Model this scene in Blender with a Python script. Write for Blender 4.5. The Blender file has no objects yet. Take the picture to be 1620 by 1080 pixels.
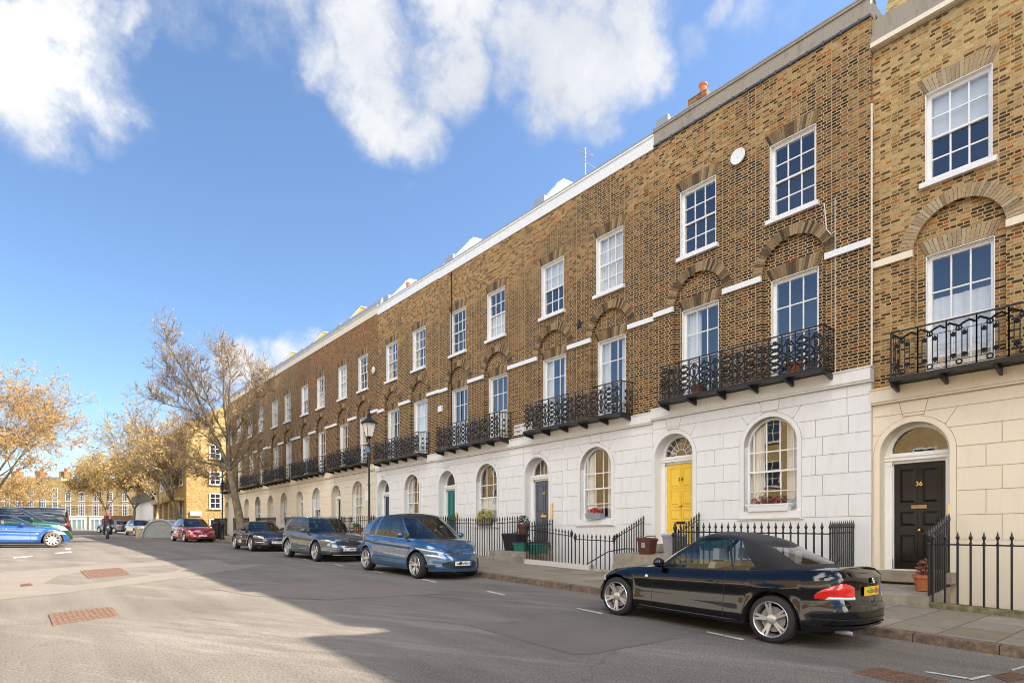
import bpy, bmesh, math, random
from math import sin, cos, pi, radians, sqrt, atan2
from mathutils import Vector, Matrix
random.seed(7)
scene = bpy.context.scene
COL = scene.collection

# ---------------------------------------------------------------- frame
# x runs across the street (terrace fronts stand at x = 14.1), y runs along it, z is up; the lens is at the origin
FPX, VX, VY = 950.0, 22.0, 848.0
SN, CS = 0.6388, 0.7698
def pt(u, Y):
    """ground position on the sight line of photo column u at depth Y"""
    X = (u - 810.0) / FPX * Y
    return X * CS + Y * SN, -X * SN + Y * CS
def zat(v, Y): return (VY - v) / FPX * Y
def ty(u, D):
    """distance along the street of photo column u on the line x = D"""
    return D * (sqrt(FPX**2 + 788**2) / (u - VX) - SN) / CS
def g(t):
    if t < 0: return -1.58 + 0.042 * t
    if t < 40: return -1.58 + 0.042 * t - 0.0003 * t * t
    if t < 150: return -0.38 + 0.018 * (t - 40)
    return 1.6
def gs(t): return (g(t + .5) - g(t - .5))

# ---------------------------------------------------------------- objects
def tag(o, label=None, cat=None, group=None, kind=None):
    if label: o['label'] = label
    if cat: o['category'] = cat
    if group: o['group'] = group
    if kind: o['kind'] = kind
    return o
def empty(name, loc, rz=0, label=None, cat=None, group=None, rot=None):
    o = bpy.data.objects.new(name, None); COL.objects.link(o)
    o.location = loc; o.rotation_euler = rot if rot else (0, 0, rz)
    o.empty_display_size = .2
    return tag(o, label, cat, group)
def copy_tree(o, parent=None):
    c = o.copy(); COL.objects.link(c); c.parent = parent
    for ch in list(o.children): copy_tree(ch, c)
    return c
class MB:
    def __init__(s): s.v = []; s.f = []; s.m = []
    def add(s, vs, fs, mi=0):
        b = len(s.v); s.v += [tuple(p) for p in vs]; s.f += [tuple(b + i for i in f) for f in fs]; s.m += [mi] * len(fs); return s
    def box(s, x0, x1, y0, y1, z0, z1, mi=0):
        v = [(x, y, z) for x in (x0, x1) for y in (y0, y1) for z in (z0, z1)]
        return s.add(v, [(0, 1, 3, 2), (4, 6, 7, 5), (0, 4, 5, 1), (2, 3, 7, 6), (0, 2, 6, 4), (1, 5, 7, 3)], mi)
    def hexa(s, v, mi=0):
        """8 corners ordered as box()"""
        return s.add(v, [(0, 1, 3, 2), (4, 6, 7, 5), (0, 4, 5, 1), (2, 3, 7, 6), (0, 2, 6, 4), (1, 5, 7, 3)], mi)
    def prism_x(s, poly, x0, x1, mi=0):
        """poly of (y,z) extruded along x"""
        n = len(poly); v = [(x0, a, b) for a, b in poly] + [(x1, a, b) for a, b in poly]
        return s.add(v, [tuple(range(n)), tuple(range(2 * n - 1, n - 1, -1))] + [(i, i + n, (i + 1) % n + n, (i + 1) % n) for i in range(n)], mi)
    def prism_y(s, poly, y0, y1, mi=0):
        n = len(poly); v = [(a, y0, b) for a, b in poly] + [(a, y1, b) for a, b in poly]
        return s.add(v, [tuple(range(n)), tuple(range(2 * n - 1, n - 1, -1))] + [(i, i + n, (i + 1) % n + n, (i + 1) % n) for i in range(n)], mi)
    def prism_z(s, poly, z0, z1, mi=0):
        n = len(poly); v = [(a, b, z0) for a, b in poly] + [(a, b, z1) for a, b in poly]
        return s.add(v, [tuple(range(n)), tuple(range(2 * n - 1, n - 1, -1))] + [(i, i + n, (i + 1) % n + n, (i + 1) % n) for i in range(n)], mi)
    def tube(s, pts, r, n=5, mi=0, cap=True):
        """pts list of 3d points, r scalar or list"""
        pts = [Vector(p) for p in pts]; k = len(pts)
        if k < 2: return s
        rs = r if isinstance(r, (list, tuple)) else [r] * k
        b = len(s.v); up = None
        for i, p in enumerate(pts):
            d = (pts[min(i + 1, k - 1)] - pts[max(i - 1, 0)])
            if d.length < 1e-9: d = Vector((0, 0, 1))
            d.normalize()
            if up is None:
                up = Vector((0, 0, 1)) if abs(d.z) < .9 else Vector((1, 0, 0))
            a = d.cross(up)
            if a.length < 1e-6: a = d.orthogonal()
            a.normalize(); c = d.cross(a); up = -c if c.length else up
            up = a.cross(d)
            for j in range(n):
                w = 2 * pi * j / n
                q = p + (a * cos(w) + c * sin(w)) * rs[i]; s.v.append((q.x, q.y, q.z))
        for i in range(k - 1):
            for j in range(n):
                s.f.append((b + i * n + j, b + i * n + (j + 1) % n, b + (i + 1) * n + (j + 1) % n, b + (i + 1) * n + j)); s.m.append(mi)
        if cap and n > 2:
            s.f.append(tuple(b + j for j in range(n))); s.m.append(mi)
            s.f.append(tuple(b + (k - 1) * n + j for j in range(n - 1, -1, -1))); s.m.append(mi)
        return s
    def lathe(s, prof, n=12, c=(0, 0, 0), axis='z', mi=0, ph=0, cap=True):
        """prof of (r, h)"""
        b = len(s.v)
        for r, h in prof:
            for j in range(n):
                w = 2 * pi * j / n + ph; a, e = r * cos(w), r * sin(w)
                p = (a, e, h) if axis == 'z' else ((a, h, e) if axis == 'y' else (h, a, e))
                s.v.append((p[0] + c[0], p[1] + c[1], p[2] + c[2]))
        for i in range(len(prof) - 1):
            for j in range(n):
                s.f.append((b + i * n + j, b + i * n + (j + 1) % n, b + (i + 1) * n + (j + 1) % n, b + (i + 1) * n + j)); s.m.append(mi)
        for i in (0, len(prof) - 1) if cap else ():
            if prof[i][0] > 1e-4: s.f.append(tuple(b + i * n + j for j in range(n))); s.m.append(mi)
        return s
    def ball(s, c, r, n=8, m=5, mi=0, sq=(1, 1, 1)):
        prof = [(max(1e-5, sin(pi * i / m)), -cos(pi * i / m)) for i in range(m + 1)]
        b = len(s.v); s.lathe(prof, n, mi=mi)
        for i in range(b, len(s.v)):
            p = s.v[i]; s.v[i] = (p[0] * r * sq[0] + c[0], p[1] * r * sq[1] + c[1], p[2] * r * sq[2] + c[2])
        return s
    def build(s, name, mats, parent=None, off=(0, 0, 0), smooth=False, loc=None, label=None, angle=None):
        me = bpy.data.meshes.new(name)
        me.from_pydata([(a - off[0], b - off[1], c - off[2]) for a, b, c in s.v], [], s.f)
        if not isinstance(mats, (list, tuple)): mats = [mats]
        for m in mats: me.materials.append(m)
        if len(mats) > 1: me.polygons.foreach_set('material_index', s.m)
        bm = bmesh.new(); bm.from_mesh(me)
        bmesh.ops.recalc_face_normals(bm, faces=bm.faces)
        bm.to_mesh(me); bm.free()
        if smooth or angle:
            me.polygons.foreach_set('use_smooth', [True] * len(me.polygons))
            if angle: me.set_sharp_from_angle(angle=radians(angle))
        me.update()
        o = bpy.data.objects.new(name, me); COL.objects.link(o); o.parent = parent
        if loc: o.location = loc
        if label: o['label'] = label
        return o
def inst(o, parent, loc=(0, 0, 0), rot=(0, 0, 0), scale=None):
    c = o.copy(); COL.objects.link(c); c.parent = parent; c.location = loc; c.rotation_euler = rot
    if scale: c.scale = scale
    for k in ('label', 'category', 'group'):
        if parent is not None and k in c: del c[k]
    return c
def plate(mb, outer, holes, x0, x1, mi=0):
    """flat wall with holes in the y-z plane, from x0 to x1"""
    cu = bpy.data.curves.new('tmp', 'CURVE'); cu.dimensions = '2D'; cu.fill_mode = 'BOTH'; cu.extrude = (x1 - x0) / 2
    for poly in [outer] + holes:
        sp = cu.splines.new('POLY'); sp.points.add(len(poly) - 1)
        for i, (a, b) in enumerate(poly): sp.points[i].co = (a, b, 0, 1)
        sp.use_cyclic_u = True
    ob = bpy.data.objects.new('tmp', cu); COL.objects.link(ob)
    dg = bpy.context.evaluated_depsgraph_get(); me = ob.evaluated_get(dg).to_mesh()
    xm = (x0 + x1) / 2
    mb.add([(xm + v.co.z, v.co.x, v.co.y) for v in me.vertices], [tuple(p.vertices) for p in me.polygons], mi)
    ob.evaluated_get(dg).to_mesh_clear()
    bpy.data.objects.remove(ob); bpy.data.curves.remove(cu)
def arch(yc, hw, z0, zs, n=20, r=None):
    """opening outline: straight sides up to zs and a round head"""
    return [(yc - hw, z0), (yc + hw, z0)] + [(yc + hw * cos(pi * i / n), zs + hw * sin(pi * i / n)) for i in range(n + 1)]
def rect(y0, y1, z0, z1): return [(y0, z0), (y1, z0), (y1, z1), (y0, z1)]
def text_mesh(s, size, mat, parent, name, loc, rot, depth=.002, align='CENTER', bold=0):
    cu = bpy.data.curves.new(name, 'FONT'); cu.body = s; cu.size = size; cu.extrude = depth; cu.align_x = align; cu.align_y = 'CENTER'; cu.offset = bold
    ob = bpy.data.objects.new('tmp', cu); COL.objects.link(ob)
    me = bpy.data.meshes.new_from_object(ob.evaluated_get(bpy.context.evaluated_depsgraph_get()))
    bpy.data.objects.remove(ob); bpy.data.curves.remove(cu)
    me.materials.clear(); me.materials.append(mat)
    o = bpy.data.objects.new(name, me); COL.objects.link(o); o.parent = parent; o.location = loc; o.rotation_euler = rot
    return o
# ---------------------------------------------------------------- materials
class NT:
    def __init__(s, name):
        s.mat = bpy.data.materials.new(name); s.mat.use_nodes = True; s.t = s.mat.node_tree; s.n = s.t.nodes; s.n.clear()
        s.out = s.new('ShaderNodeOutputMaterial'); s.b = s.new('ShaderNodeBsdfPrincipled'); s.l(s.b.outputs[0], s.out.inputs[0])
    def new(s, ty, **k):
        n = s.n.new(ty)
        for a, b in k.items(): setattr(n, a, b)
        return n
    def l(s, a, b): s.t.links.new(a, b)
    def set(s, **k):
        for a, b in k.items():
            a = {'col': 'Base Color', 'rough': 'Roughness', 'metal': 'Metallic', 'spec': 'Specular IOR Level', 'coat': 'Coat Weight', 'coatr': 'Coat Roughness',
                 'ior': 'IOR', 'trans': 'Transmission Weight', 'emc': 'Emission Color', 'ems': 'Emission Strength', 'sheen': 'Sheen Weight'}[a]
            if hasattr(b, 'default_value') or hasattr(b, 'is_linked'): s.l(b, s.b.inputs[a])
            else: s.b.inputs[a].default_value = (*b, 1) if isinstance(b, tuple) and len(b) == 3 else b
        return s
    def coord(s, kind='Object'): return s.new('ShaderNodeTexCoord').outputs[kind]
    def noise(s, vec, scale, detail=4, rough=.55, dist=0):
        n = s.new('ShaderNodeTexNoise'); n.inputs['Scale'].default_value = scale; n.inputs['Detail'].default_value = detail
        n.inputs['Roughness'].default_value = rough; n.inputs['Distortion'].default_value = dist
        if vec is not None: s.l(vec, n.inputs['Vector'])
        return n.outputs['Fac']
    def ramp(s, fac, stops, interp='LINEAR'):
        n = s.new('ShaderNodeValToRGB'); n.color_ramp.interpolation = interp; e = n.color_ramp.elements
        while len(e) > 1: e.remove(e[-1])
        for i, (p, c) in enumerate(stops):
            if not isinstance(c, tuple): c = (c, c, c)
            if i == 0: e[0].position = p; e[0].color = (*c, 1)
            else: k = e.new(p); k.color = (*c, 1)
        s.l(fac, n.inputs[0]); return n.outputs['Color']
    def mix(s, fac, a, b, mode='MIX'):
        n = s.new('ShaderNodeMix', data_type='RGBA', blend_type=mode)
        for k, x in ((0, fac), (6, a), (7, b)):
            if hasattr(x, 'is_linked'): s.l(x, n.inputs[k])
            elif isinstance(x, tuple): n.inputs[k].default_value = (*x, 1)
            else: n.inputs[k].default_value = x if k == 0 else (x, x, x, 1)
        return n.outputs[2]
    def math(s, op, a, b=None, c=None):
        n = s.new('ShaderNodeMath', operation=op)
        for k, x in enumerate((a, b, c)):
            if x is None: continue
            if hasattr(x, 'is_linked'): s.l(x, n.inputs[k])
            else: n.inputs[k].default_value = x
        return n.outputs[0]
    def sep(s, v): n = s.new('ShaderNodeSeparateXYZ'); s.l(v, n.inputs[0]); return n.outputs
    def comb(s, x, y, z=0.0):
        n = s.new('ShaderNodeCombineXYZ')
        for k, a in enumerate((x, y, z)):
            if hasattr(a, 'is_linked'): s.l(a, n.inputs[k])
            else: n.inputs[k].default_value = a
        return n.outputs[0]
    def bump(s, h, strength=.3, dist=.01):
        n = s.new('ShaderNodeBump'); n.inputs['Strength'].default_value = strength; n.inputs['Distance'].default_value = dist
        s.l(h, n.inputs['Height']); s.l(n.outputs[0], s.b.inputs['Normal']); return s

def plain(name, col, rough=.5, var=.12, scale=6, metal=0, bump=0, **k):
    """painted or bare surface with a slight mottling"""
    t = NT(name); c = t.coord(); n = t.noise(c, scale, 5, .6)
    lo = tuple(x * (1 - var) for x in col); hi = tuple(min(1, x * (1 + var)) for x in col)
    t.set(col=t.ramp(n, [(.3, lo), (.7, hi)]), rough=rough, metal=metal, **k)
    if bump: t.bump(t.noise(c, scale * 8, 4), bump, .004)
    return t.mat
def brick_mat(name, dark, light, mortar, upper=9.0, reds=1.0, stain=1.0, zoff=0.0):
    t = NT(name); c = t.coord(); x, y, z = t.sep(c); rnd = t.new('ShaderNodeObjectInfo').outputs['Random']
    u = t.math('ADD', t.math('ADD', x, y), t.math('MULTIPLY', rnd, 31.7))
    v = t.comb(u, z, 0.0)
    wob = t.new('ShaderNodeTexNoise'); wob.inputs['Scale'].default_value = 2.2; t.l(v, wob.inputs['Vector'])
    vv = t.new('ShaderNodeVectorMath', operation='MULTIPLY_ADD'); t.l(wob.outputs['Color'], vv.inputs[0]); vv.inputs[1].default_value = (.02, .012, 0); t.l(v, vv.inputs[2])
    b = t.new('ShaderNodeTexBrick', offset=.5, squash=.62, squash_frequency=2); t.l(vv.outputs[0], b.inputs['Vector'])
    for k, val in (('Color1', (0, 0, 0, 1)), ('Color2', (1, 1, 1, 1)), ('Mortar', (.5, .5, .5, 1)), ('Scale', 1), ('Mortar Size', .0105), ('Mortar Smooth', .25), ('Brick Width', .18), ('Row Height', .068)):
        b.inputs[k].default_value = val
    tint = b.outputs['Color']
    dk = t.ramp(tint, [(0, dark[0]), (.3, dark[0]), (.45, dark[1]), (.7, dark[2]), (.86, dark[3]), (.93, dark[4] if reds else dark[3])], 'LINEAR')
    lt = t.ramp(tint, [(0, light[0]), (.12, light[0]), (.26, light[1]), (.5, light[2]), (.75, light[3]), (.92, light[4] if reds else light[3])], 'LINEAR')
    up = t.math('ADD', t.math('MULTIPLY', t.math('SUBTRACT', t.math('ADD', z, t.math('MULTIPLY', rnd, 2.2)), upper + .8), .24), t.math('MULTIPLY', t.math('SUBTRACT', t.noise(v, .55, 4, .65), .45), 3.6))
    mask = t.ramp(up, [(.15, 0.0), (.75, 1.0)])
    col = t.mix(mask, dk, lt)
    fine = t.noise(v, 38, 3, .6)
    col = t.mix(.55, col, t.ramp(fine, [(.3, .35), (.7, 1.25 if False else 1.0)]), 'MULTIPLY')
    st = t.ramp(t.noise(v, 1.3, 6, .7), [(.35, .62), (.62, 1.0)])
    col = t.mix(.6 * stain, col, st, 'MULTIPLY')
    mo = t.mix(t.noise(v, 3, 4), tuple(.75 * q for q in mortar), mortar)
    mo = t.mix(t.math('MULTIPLY', mask, .5), mo, col)
    col = t.mix(t.math('MULTIPLY', b.outputs['Fac'], .92), col, mo)
    hs = t.new('ShaderNodeHueSaturation'); hs.inputs['Saturation'].default_value = 1.12; hs.inputs['Value'].default_value = .97; t.l(col, hs.inputs['Color']); col = hs.outputs[0]
    t.set(col=col, rough=.9, spec=.25)
    t.bump(t.math('ADD', t.math('MULTIPLY', t.math('SUBTRACT', 1.0, b.outputs['Fac']), .8), t.math('MULTIPLY', fine, .5)), .6, .008)
    return t.mat
DK = [(.042, .026, .017), (.085, .048, .026), (.165, .092, .042), (.29, .175, .08), (.24, .085, .035)]
LT = [(.085, .05, .03), (.28, .165, .078), (.46, .30, .15), (.58, .42, .23), (.44, .18, .08)]
YL = [(.15, .09, .045), (.40, .26, .125), (.60, .43, .22), (.70, .53, .30), (.50, .23, .10)]
YLS = [(.42, .29, .13), (.55, .39, .18), (.66, .48, .23), (.74, .56, .30), (.5, .32, .14)]
M = {}
M['brick'] = brick_mat('stock_brick', DK, LT, (.60, .455, .28), upper=10.3)
M['brick_h0'] = brick_mat('cleaned_stock_brick', LT, YL, (.58, .44, .26), upper=7.5, stain=.8)
M['brick_red'] = brick_mat('reddish_stock_brick', [(.06, .035, .022), (.12, .06, .035), (.2, .10, .05), (.3, .18, .09), (.26, .09, .045)], [(.14, .08, .045), (.24, .12, .06), (.33, .18, .09), (.4, .26, .13), (.36, .12, .06)], (.48, .36, .24), upper=10.4)
M['brick_yellow'] = brick_mat('yellow_brick', YLS, YLS, (.6, .46, .25), upper=3, reds=0, stain=.5)
M['brick_far'] = brick_mat('pale_stock_brick', YL, YLS, (.58, .47, .3), upper=4, stain=.6)
def voussoir(name, cols):
    t = NT(name); gm = t.new('ShaderNodeNewGeometry').outputs['Random Per Island']; c = t.coord()
    col = t.ramp(gm, [(i / len(cols), q) for i, q in enumerate(cols)])
    col = t.mix(.5, col, t.ramp(t.noise(c, 24, 4), [(.3, .4), (.7, 1.0)]), 'MULTIPLY')
    t.set(col=col, rough=.9); t.bump(t.noise(c, 50, 3), .4, .005); return t.mat
M['voussoir'] = voussoir('gauged_brick', [(.055, .035, .022), (.11, .07, .035), (.2, .13, .06), (.32, .21, .1), (.09, .055, .03), (.38, .27, .14)])
M['voussoir_light'] = voussoir('gauged_light_brick', [(.25, .18, .1), (.4, .3, .18), (.5, .4, .26), (.33, .22, .12), (.46, .33, .18)])
def stucco(name, col, dirt=(.55, .48, .38), amt=.35):
    t = NT(name); c = t.coord(); x, y, z = t.sep(c)
    st = t.comb(t.math('MULTIPLY', y, 3.0), t.math('MULTIPLY', z, .45), x)
    m = t.ramp(t.noise(st, 2.0, 6, .7), [(.52, 0.0), (.8, amt)])
    top = t.ramp(z, [(0.0, .0), (1.0, 1.0)])
    base = t.mix(t.noise(c, 1.4, 4), tuple(q * .93 for q in col), col)
    low = t.ramp(t.math('ADD', z, t.math('MULTIPLY', t.noise(c, 3.0, 6, .7), .9)), [(.62, .55), (.95, 0.0)]); base = t.mix(low, base, dirt)
    t.set(col=t.mix(m, base, dirt), rough=.55, spec=.35); t.bump(t.noise(c, 14, 5), .18, .006); return t.mat
M['white_stucco'] = stucco('white_stucco', (.82, .81, .79))
M['offwhite_stucco'] = stucco('off_white_stucco', (.80, .77, .70))
M['cream_stucco'] = stucco('cream_stucco', (.85, .745, .58), (.5, .4, .28), .25)
M['pale_cream'] = stucco('pale_cream_stucco', (.74, .67, .54), (.5, .42, .3), .35)
M['cement'] = stucco('weathered_cement', (.35, .30, .235), (.16, .13, .1), .8)
M['joint'] = plain('brownish_joint', (.58, .53, .46), .9)  # joint colours, darker and browner than the stucco blocks
M['joint_cream'] = plain('brownish_cream_joint', (.62, .51, .37), .9)
M['white'] = plain('white_paint', (.82, .81, .79), .35, .04)
M['offwhite'] = plain('old_white_paint', (.74, .72, .66), .45, .08)
M['iron'] = plain('black_iron', (.012, .012, .013), .35, .3, 20)
M['black_door'] = plain('black_gloss_paint', (.010, .008, .007), .28, .3, 9, coat=.12, spec=.25)
M['yellow_door'] = plain('yellow_gloss_paint', (.84, .56, .045), .3, .03, coat=.3)
M['grey_door'] = plain('grey_paint', (.10, .11, .14), .4, .06)
M['teal_door'] = plain('teal_paint', (.012, .16, .15), .35, .06)
M['navy_door'] = plain('navy_paint', (.012, .04, .08), .35, .06)
M['green_door'] = plain('dark_green_paint', (.01, .05, .035), .35, .06)
M['slate'] = plain('slate', (.075, .08, .1), .5, .3, 5, bump=.3)
M['lead'] = plain('lead_sheet', (.30, .32, .36), .5, .12, 3)
M['brass'] = plain('brass', (.75, .5, .18), .25, .1, metal=1)
M['copper_plate'] = plain('bronze_plate', (.35, .22, .14), .35, .1, metal=1)
M['chrome'] = plain('chrome', (.8, .8, .82), .12, .02, metal=1)
M['alloy'] = plain('silver_alloy', (.62, .61, .60), .28, .04, metal=.75)
M['terracotta'] = plain('terracotta', (.52, .17, .07), .8, .15, 8)
M['soil'] = plain('soil', (.04, .028, .018), .95)
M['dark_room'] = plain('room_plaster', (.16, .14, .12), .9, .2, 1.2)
M['curtain'] = plain('white_curtain', (.78, .76, .72), .85, .04)
M['cream_curtain'] = plain('cream_curtain', (.66, .55, .38), .85, .06)
M['blind'] = plain('pale_blind', (.72, .74, .76), .7, .03)
M['stone'] = plain('york_stone_step', (.30, .26, .2), .9, .25, 5, bump=.4)
M['moss'] = plain('mossy_stone', (.17, .15, .08), .95, .6, 9, bump=.8)
M['brown_plastic'] = plain('brown_plastic', (.10, .03, .02), .45)
M['grey_plastic'] = plain('grey_plastic', (.42, .46, .5), .4, .05)
M['green_plastic'] = plain('green_plastic', (.02, .16, .12), .45)
M['black_plastic'] = plain('black_plastic', (.012, .012, .014), .45)
M['rubber'] = plain('tyre_rubber', (.022, .021, .021), .8, .2, 30)
M['tan_rubber'] = plain('dusty_tyre', (.16, .12, .09), .85, .1, 30)
M['trim'] = plain('black_trim', (.014, .014, .015), .35)
M['well'] = plain('wheel_well', (.006, .006, .006), .9)
M['fabric_top'] = plain('black_hood_fabric', (.012, .012, .014), .9, .25, 60, bump=.5, sheen=.1)
M['seat'] = plain('seat_cloth', (.05, .05, .06), .8)
M['pale_seat'] = plain('pale_leather', (.55, .5, .44), .5)
M['skin'] = plain('skin', (.5, .3, .22), .5)
M['dark_cloth'] = plain('dark_jacket', (.025, .018, .03), .8)
M['red_cloth'] = plain('red_jacket', (.35, .03, .04), .8)
M['leaf_green'] = plain('green_leaf', (.10, .17, .03), .6, .4, 12)
M['leaf_yellowgreen'] = plain('yellow_green_leaf', (.38, .36, .05), .6, .3, 12)
M['red_flower'] = plain('red_flower', (.55, .05, .02), .6, .3, 20)
M['red_plant'] = plain('dried_red_plant', (.28, .09, .06), .8, .3, 20)
M['dead_leaf'] = plain('fallen_leaf', (.42, .18, .05), .8, .3, 9)
M['gable_yellow'] = brick_mat('gable_brick', [(.5, .3, .08)] * 5, [(.55, .34, .09), (.62, .38, .1), (.66, .42, .12), (.6, .4, .12), (.5, .28, .08)], (.6, .42, .18), upper=3, stain=.5)
M['bark'] = plain('plane_bark', (.17, .13, .085), .9, .5, 4, bump=.8)
M['pale_bark'] = plain('pale_bark', (.42, .33, .20), .9, .35, 4, bump=.6)
M['twig'] = plain('twig_bark', (.20, .145, .095), .9, .3, 3)
M['twig_tan'] = plain('tan_twig_bark', (.36, .25, .13), .9, .3, 3)
def leafm(name, cols):
    t = NT(name); gm = t.new('ShaderNodeNewGeometry').outputs['Random Per Island']
    col = t.ramp(gm, [(i / len(cols), q) for i, q in enumerate(cols)]); t.set(col=col, rough=.75, spec=.2)
    tr = t.new('ShaderNodeBsdfTranslucent'); t.l(col, tr.inputs[0]); mx = t.new('ShaderNodeMixShader'); mx.inputs[0].default_value = .35
    t.l(t.b.outputs[0], mx.inputs[1]); t.l(tr.outputs[0], mx.inputs[2]); t.l(mx.outputs[0], t.out.inputs[0]); return t.mat
M['bud'] = leafm('golden_buds', [(.42, .25, .06), (.52, .34, .10), (.34, .22, .08), (.56, .42, .16)])
M['gold_leaf'] = leafm('golden_leaves', [(.48, .28, .07), (.38, .23, .08), (.54, .35, .11), (.27, .17, .07), (.40, .29, .15)])
M['tan_leaf'] = leafm('tan_leaves', [(.44, .31, .13), (.34, .24, .10), (.52, .39, .18), (.26, .19, .09), (.44, .30, .09)])
def glass_mat(name, ior=1.6, tint=(1, 1, 1), rough=.0, dark=.0):
    t = NT(name); t.n.remove(t.b)
    tr = t.new('ShaderNodeBsdfTransparent'); tr.inputs[0].default_value = (*tint, 1)
    gl = t.new('ShaderNodeBsdfGlossy'); gl.inputs['Roughness'].default_value = rough; gl.inputs['Color'].default_value = (.95, .97, 1, 1)
    ge = t.new('ShaderNodeNewGeometry'); dt = t.new('ShaderNodeVectorMath', operation='DOT_PRODUCT'); t.l(ge.outputs['Incoming'], dt.inputs[0]); t.l(ge.outputs['Normal'], dt.inputs[1])
    f0 = ((ior - 1) / (ior + 1))**2; fac = t.math('MULTIPLY_ADD', t.math('POWER', t.math('SUBTRACT', 1.0, t.math('ABSOLUTE', dt.outputs['Value'])), 5.0), 1 - f0, f0)
    c = t.coord(); bp = t.new('ShaderNodeBump'); bp.inputs['Strength'].default_value = .03; bp.inputs['Distance'].default_value = .03
    t.l(t.noise(c, 1.7, 2), bp.inputs['Height']); t.l(bp.outputs[0], gl.inputs['Normal'])
    mx = t.new('ShaderNodeMixShader'); t.l(fac, mx.inputs[0]); t.l(tr.outputs[0], mx.inputs[1]); t.l(gl.outputs[0], mx.inputs[2]); t.l(mx.outputs[0], t.out.inputs[0])
    return t.mat
M['glass'] = glass_mat('window_glass', 2.3, (.93, .95, .96))
M['glass_car'] = glass_mat('tinted_car_glass', 1.9, (.22, .27, .27))
M['glass_clear'] = glass_mat('clear_car_glass', 1.75, (.62, .68, .68))
M['lens'] = glass_mat('lamp_lens', 1.5, (.9, .92, .95))
M['lantern_glass'] = plain('frosted_lantern_glass', (.78, .76, .68), .25, .05, spec=.6)
def paint(name, col, flake=.25, rough=.25, spec=.5):
    t = NT(name); c = t.coord(); fac = t.ramp(t.noise(c, 1.2, 3), [(.3, tuple(q * .9 for q in col)), (.7, col)])
    t.set(col=fac, rough=rough, metal=flake, coat=1.0, coatr=.02, spec=spec); t.b.inputs['Coat IOR'].default_value = 1.62 if 'black' in name else 1.8
    t.bump(t.noise(c, 2.2, 2), .03, .05); return t.mat
M['p_black'] = paint('black_car_paint', (.002, .0025, .004), .0, .6, 0.0)
M['p_blue'] = paint('blue_metallic_paint', (.018, .10, .24), .55, .3)
M['p_grey'] = paint('dark_grey_blue_paint', (.05, .08, .11), .5, .3)
M['p_dark'] = paint('near_black_paint', (.008, .009, .016), .1, .5, .2)
M['p_red'] = paint('red_car_paint', (.32, .008, .014), .3)
M['p_royal'] = paint('royal_blue_paint', (.02, .11, .42), .35, .3)
M['p_green'] = paint('dark_green_car_paint', (.01, .10, .045), .4)
M['p_silver'] = paint('silver_car_paint', (.42, .40, .37), .6, .3)
M['p_bluegrey'] = paint('pale_blue_grey_paint', (.16, .2, .27), .5, .3)
M['p_plain_black'] = paint('black_van_paint', (.008, .008, .009), .1)
M['red_lens'] = plain('red_lamp_lens', (.62, .015, .01), .12, .1, 6, coat=.8)
M['white_lens'] = plain('clear_lamp_lens', (.75, .74, .72), .1, .1, 9, coat=.8)
M['lamp_unit'] = plain('lamp_unit', (.42, .44, .47), .15, .35, 14, metal=.5, coat=1.0)
M['amber_lens'] = plain('amber_lens', (.7, .3, .04), .2)
M['plate_yellow'] = plain('yellow_number_plate', (.85, .52, .02), .4, .03)
M['plate_white'] = plain('white_number_plate', (.8, .8, .78), .4, .03)
M['plate_blue'] = plain('blue_plate_band', (.02, .09, .5), .4)
M['smudge_green'] = plain('green_smudge', (.12, .3, .05), .6)
M['smudge_red'] = plain('red_smudge', (.6, .12, .03), .6)
M['smudge_grey'] = plain('grey_smudge', (.3, .3, .32), .6)
M['badge_blue'] = plain('badge_blue', (.05, .2, .5), .3)
M['hangar'] = plain('galvanised_hangar', (.26, .27, .25), .5, .12, 4)
M['hangar_rib'] = plain('galvanised_rib', (.36, .42, .5), .4, .08, metal=.3)
M['sign_white'] = plain('enamel_sign', (.78, .76, .72), .4, .05)
M['sign_red'] = plain('sign_red', (.5, .03, .03), .4)
M['sign_black'] = plain('sign_black', (.02, .02, .02), .4)
M['sign_blue'] = plain('sign_blue', (.08, .22, .42), .4)
M['rust'] = plain('rusty_cover', (.17, .10, .066), .8, .35, 30, bump=.5)
M['paint_line'] = plain('worn_road_paint', (.50, .48, .44), .85, .35, 14)
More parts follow.
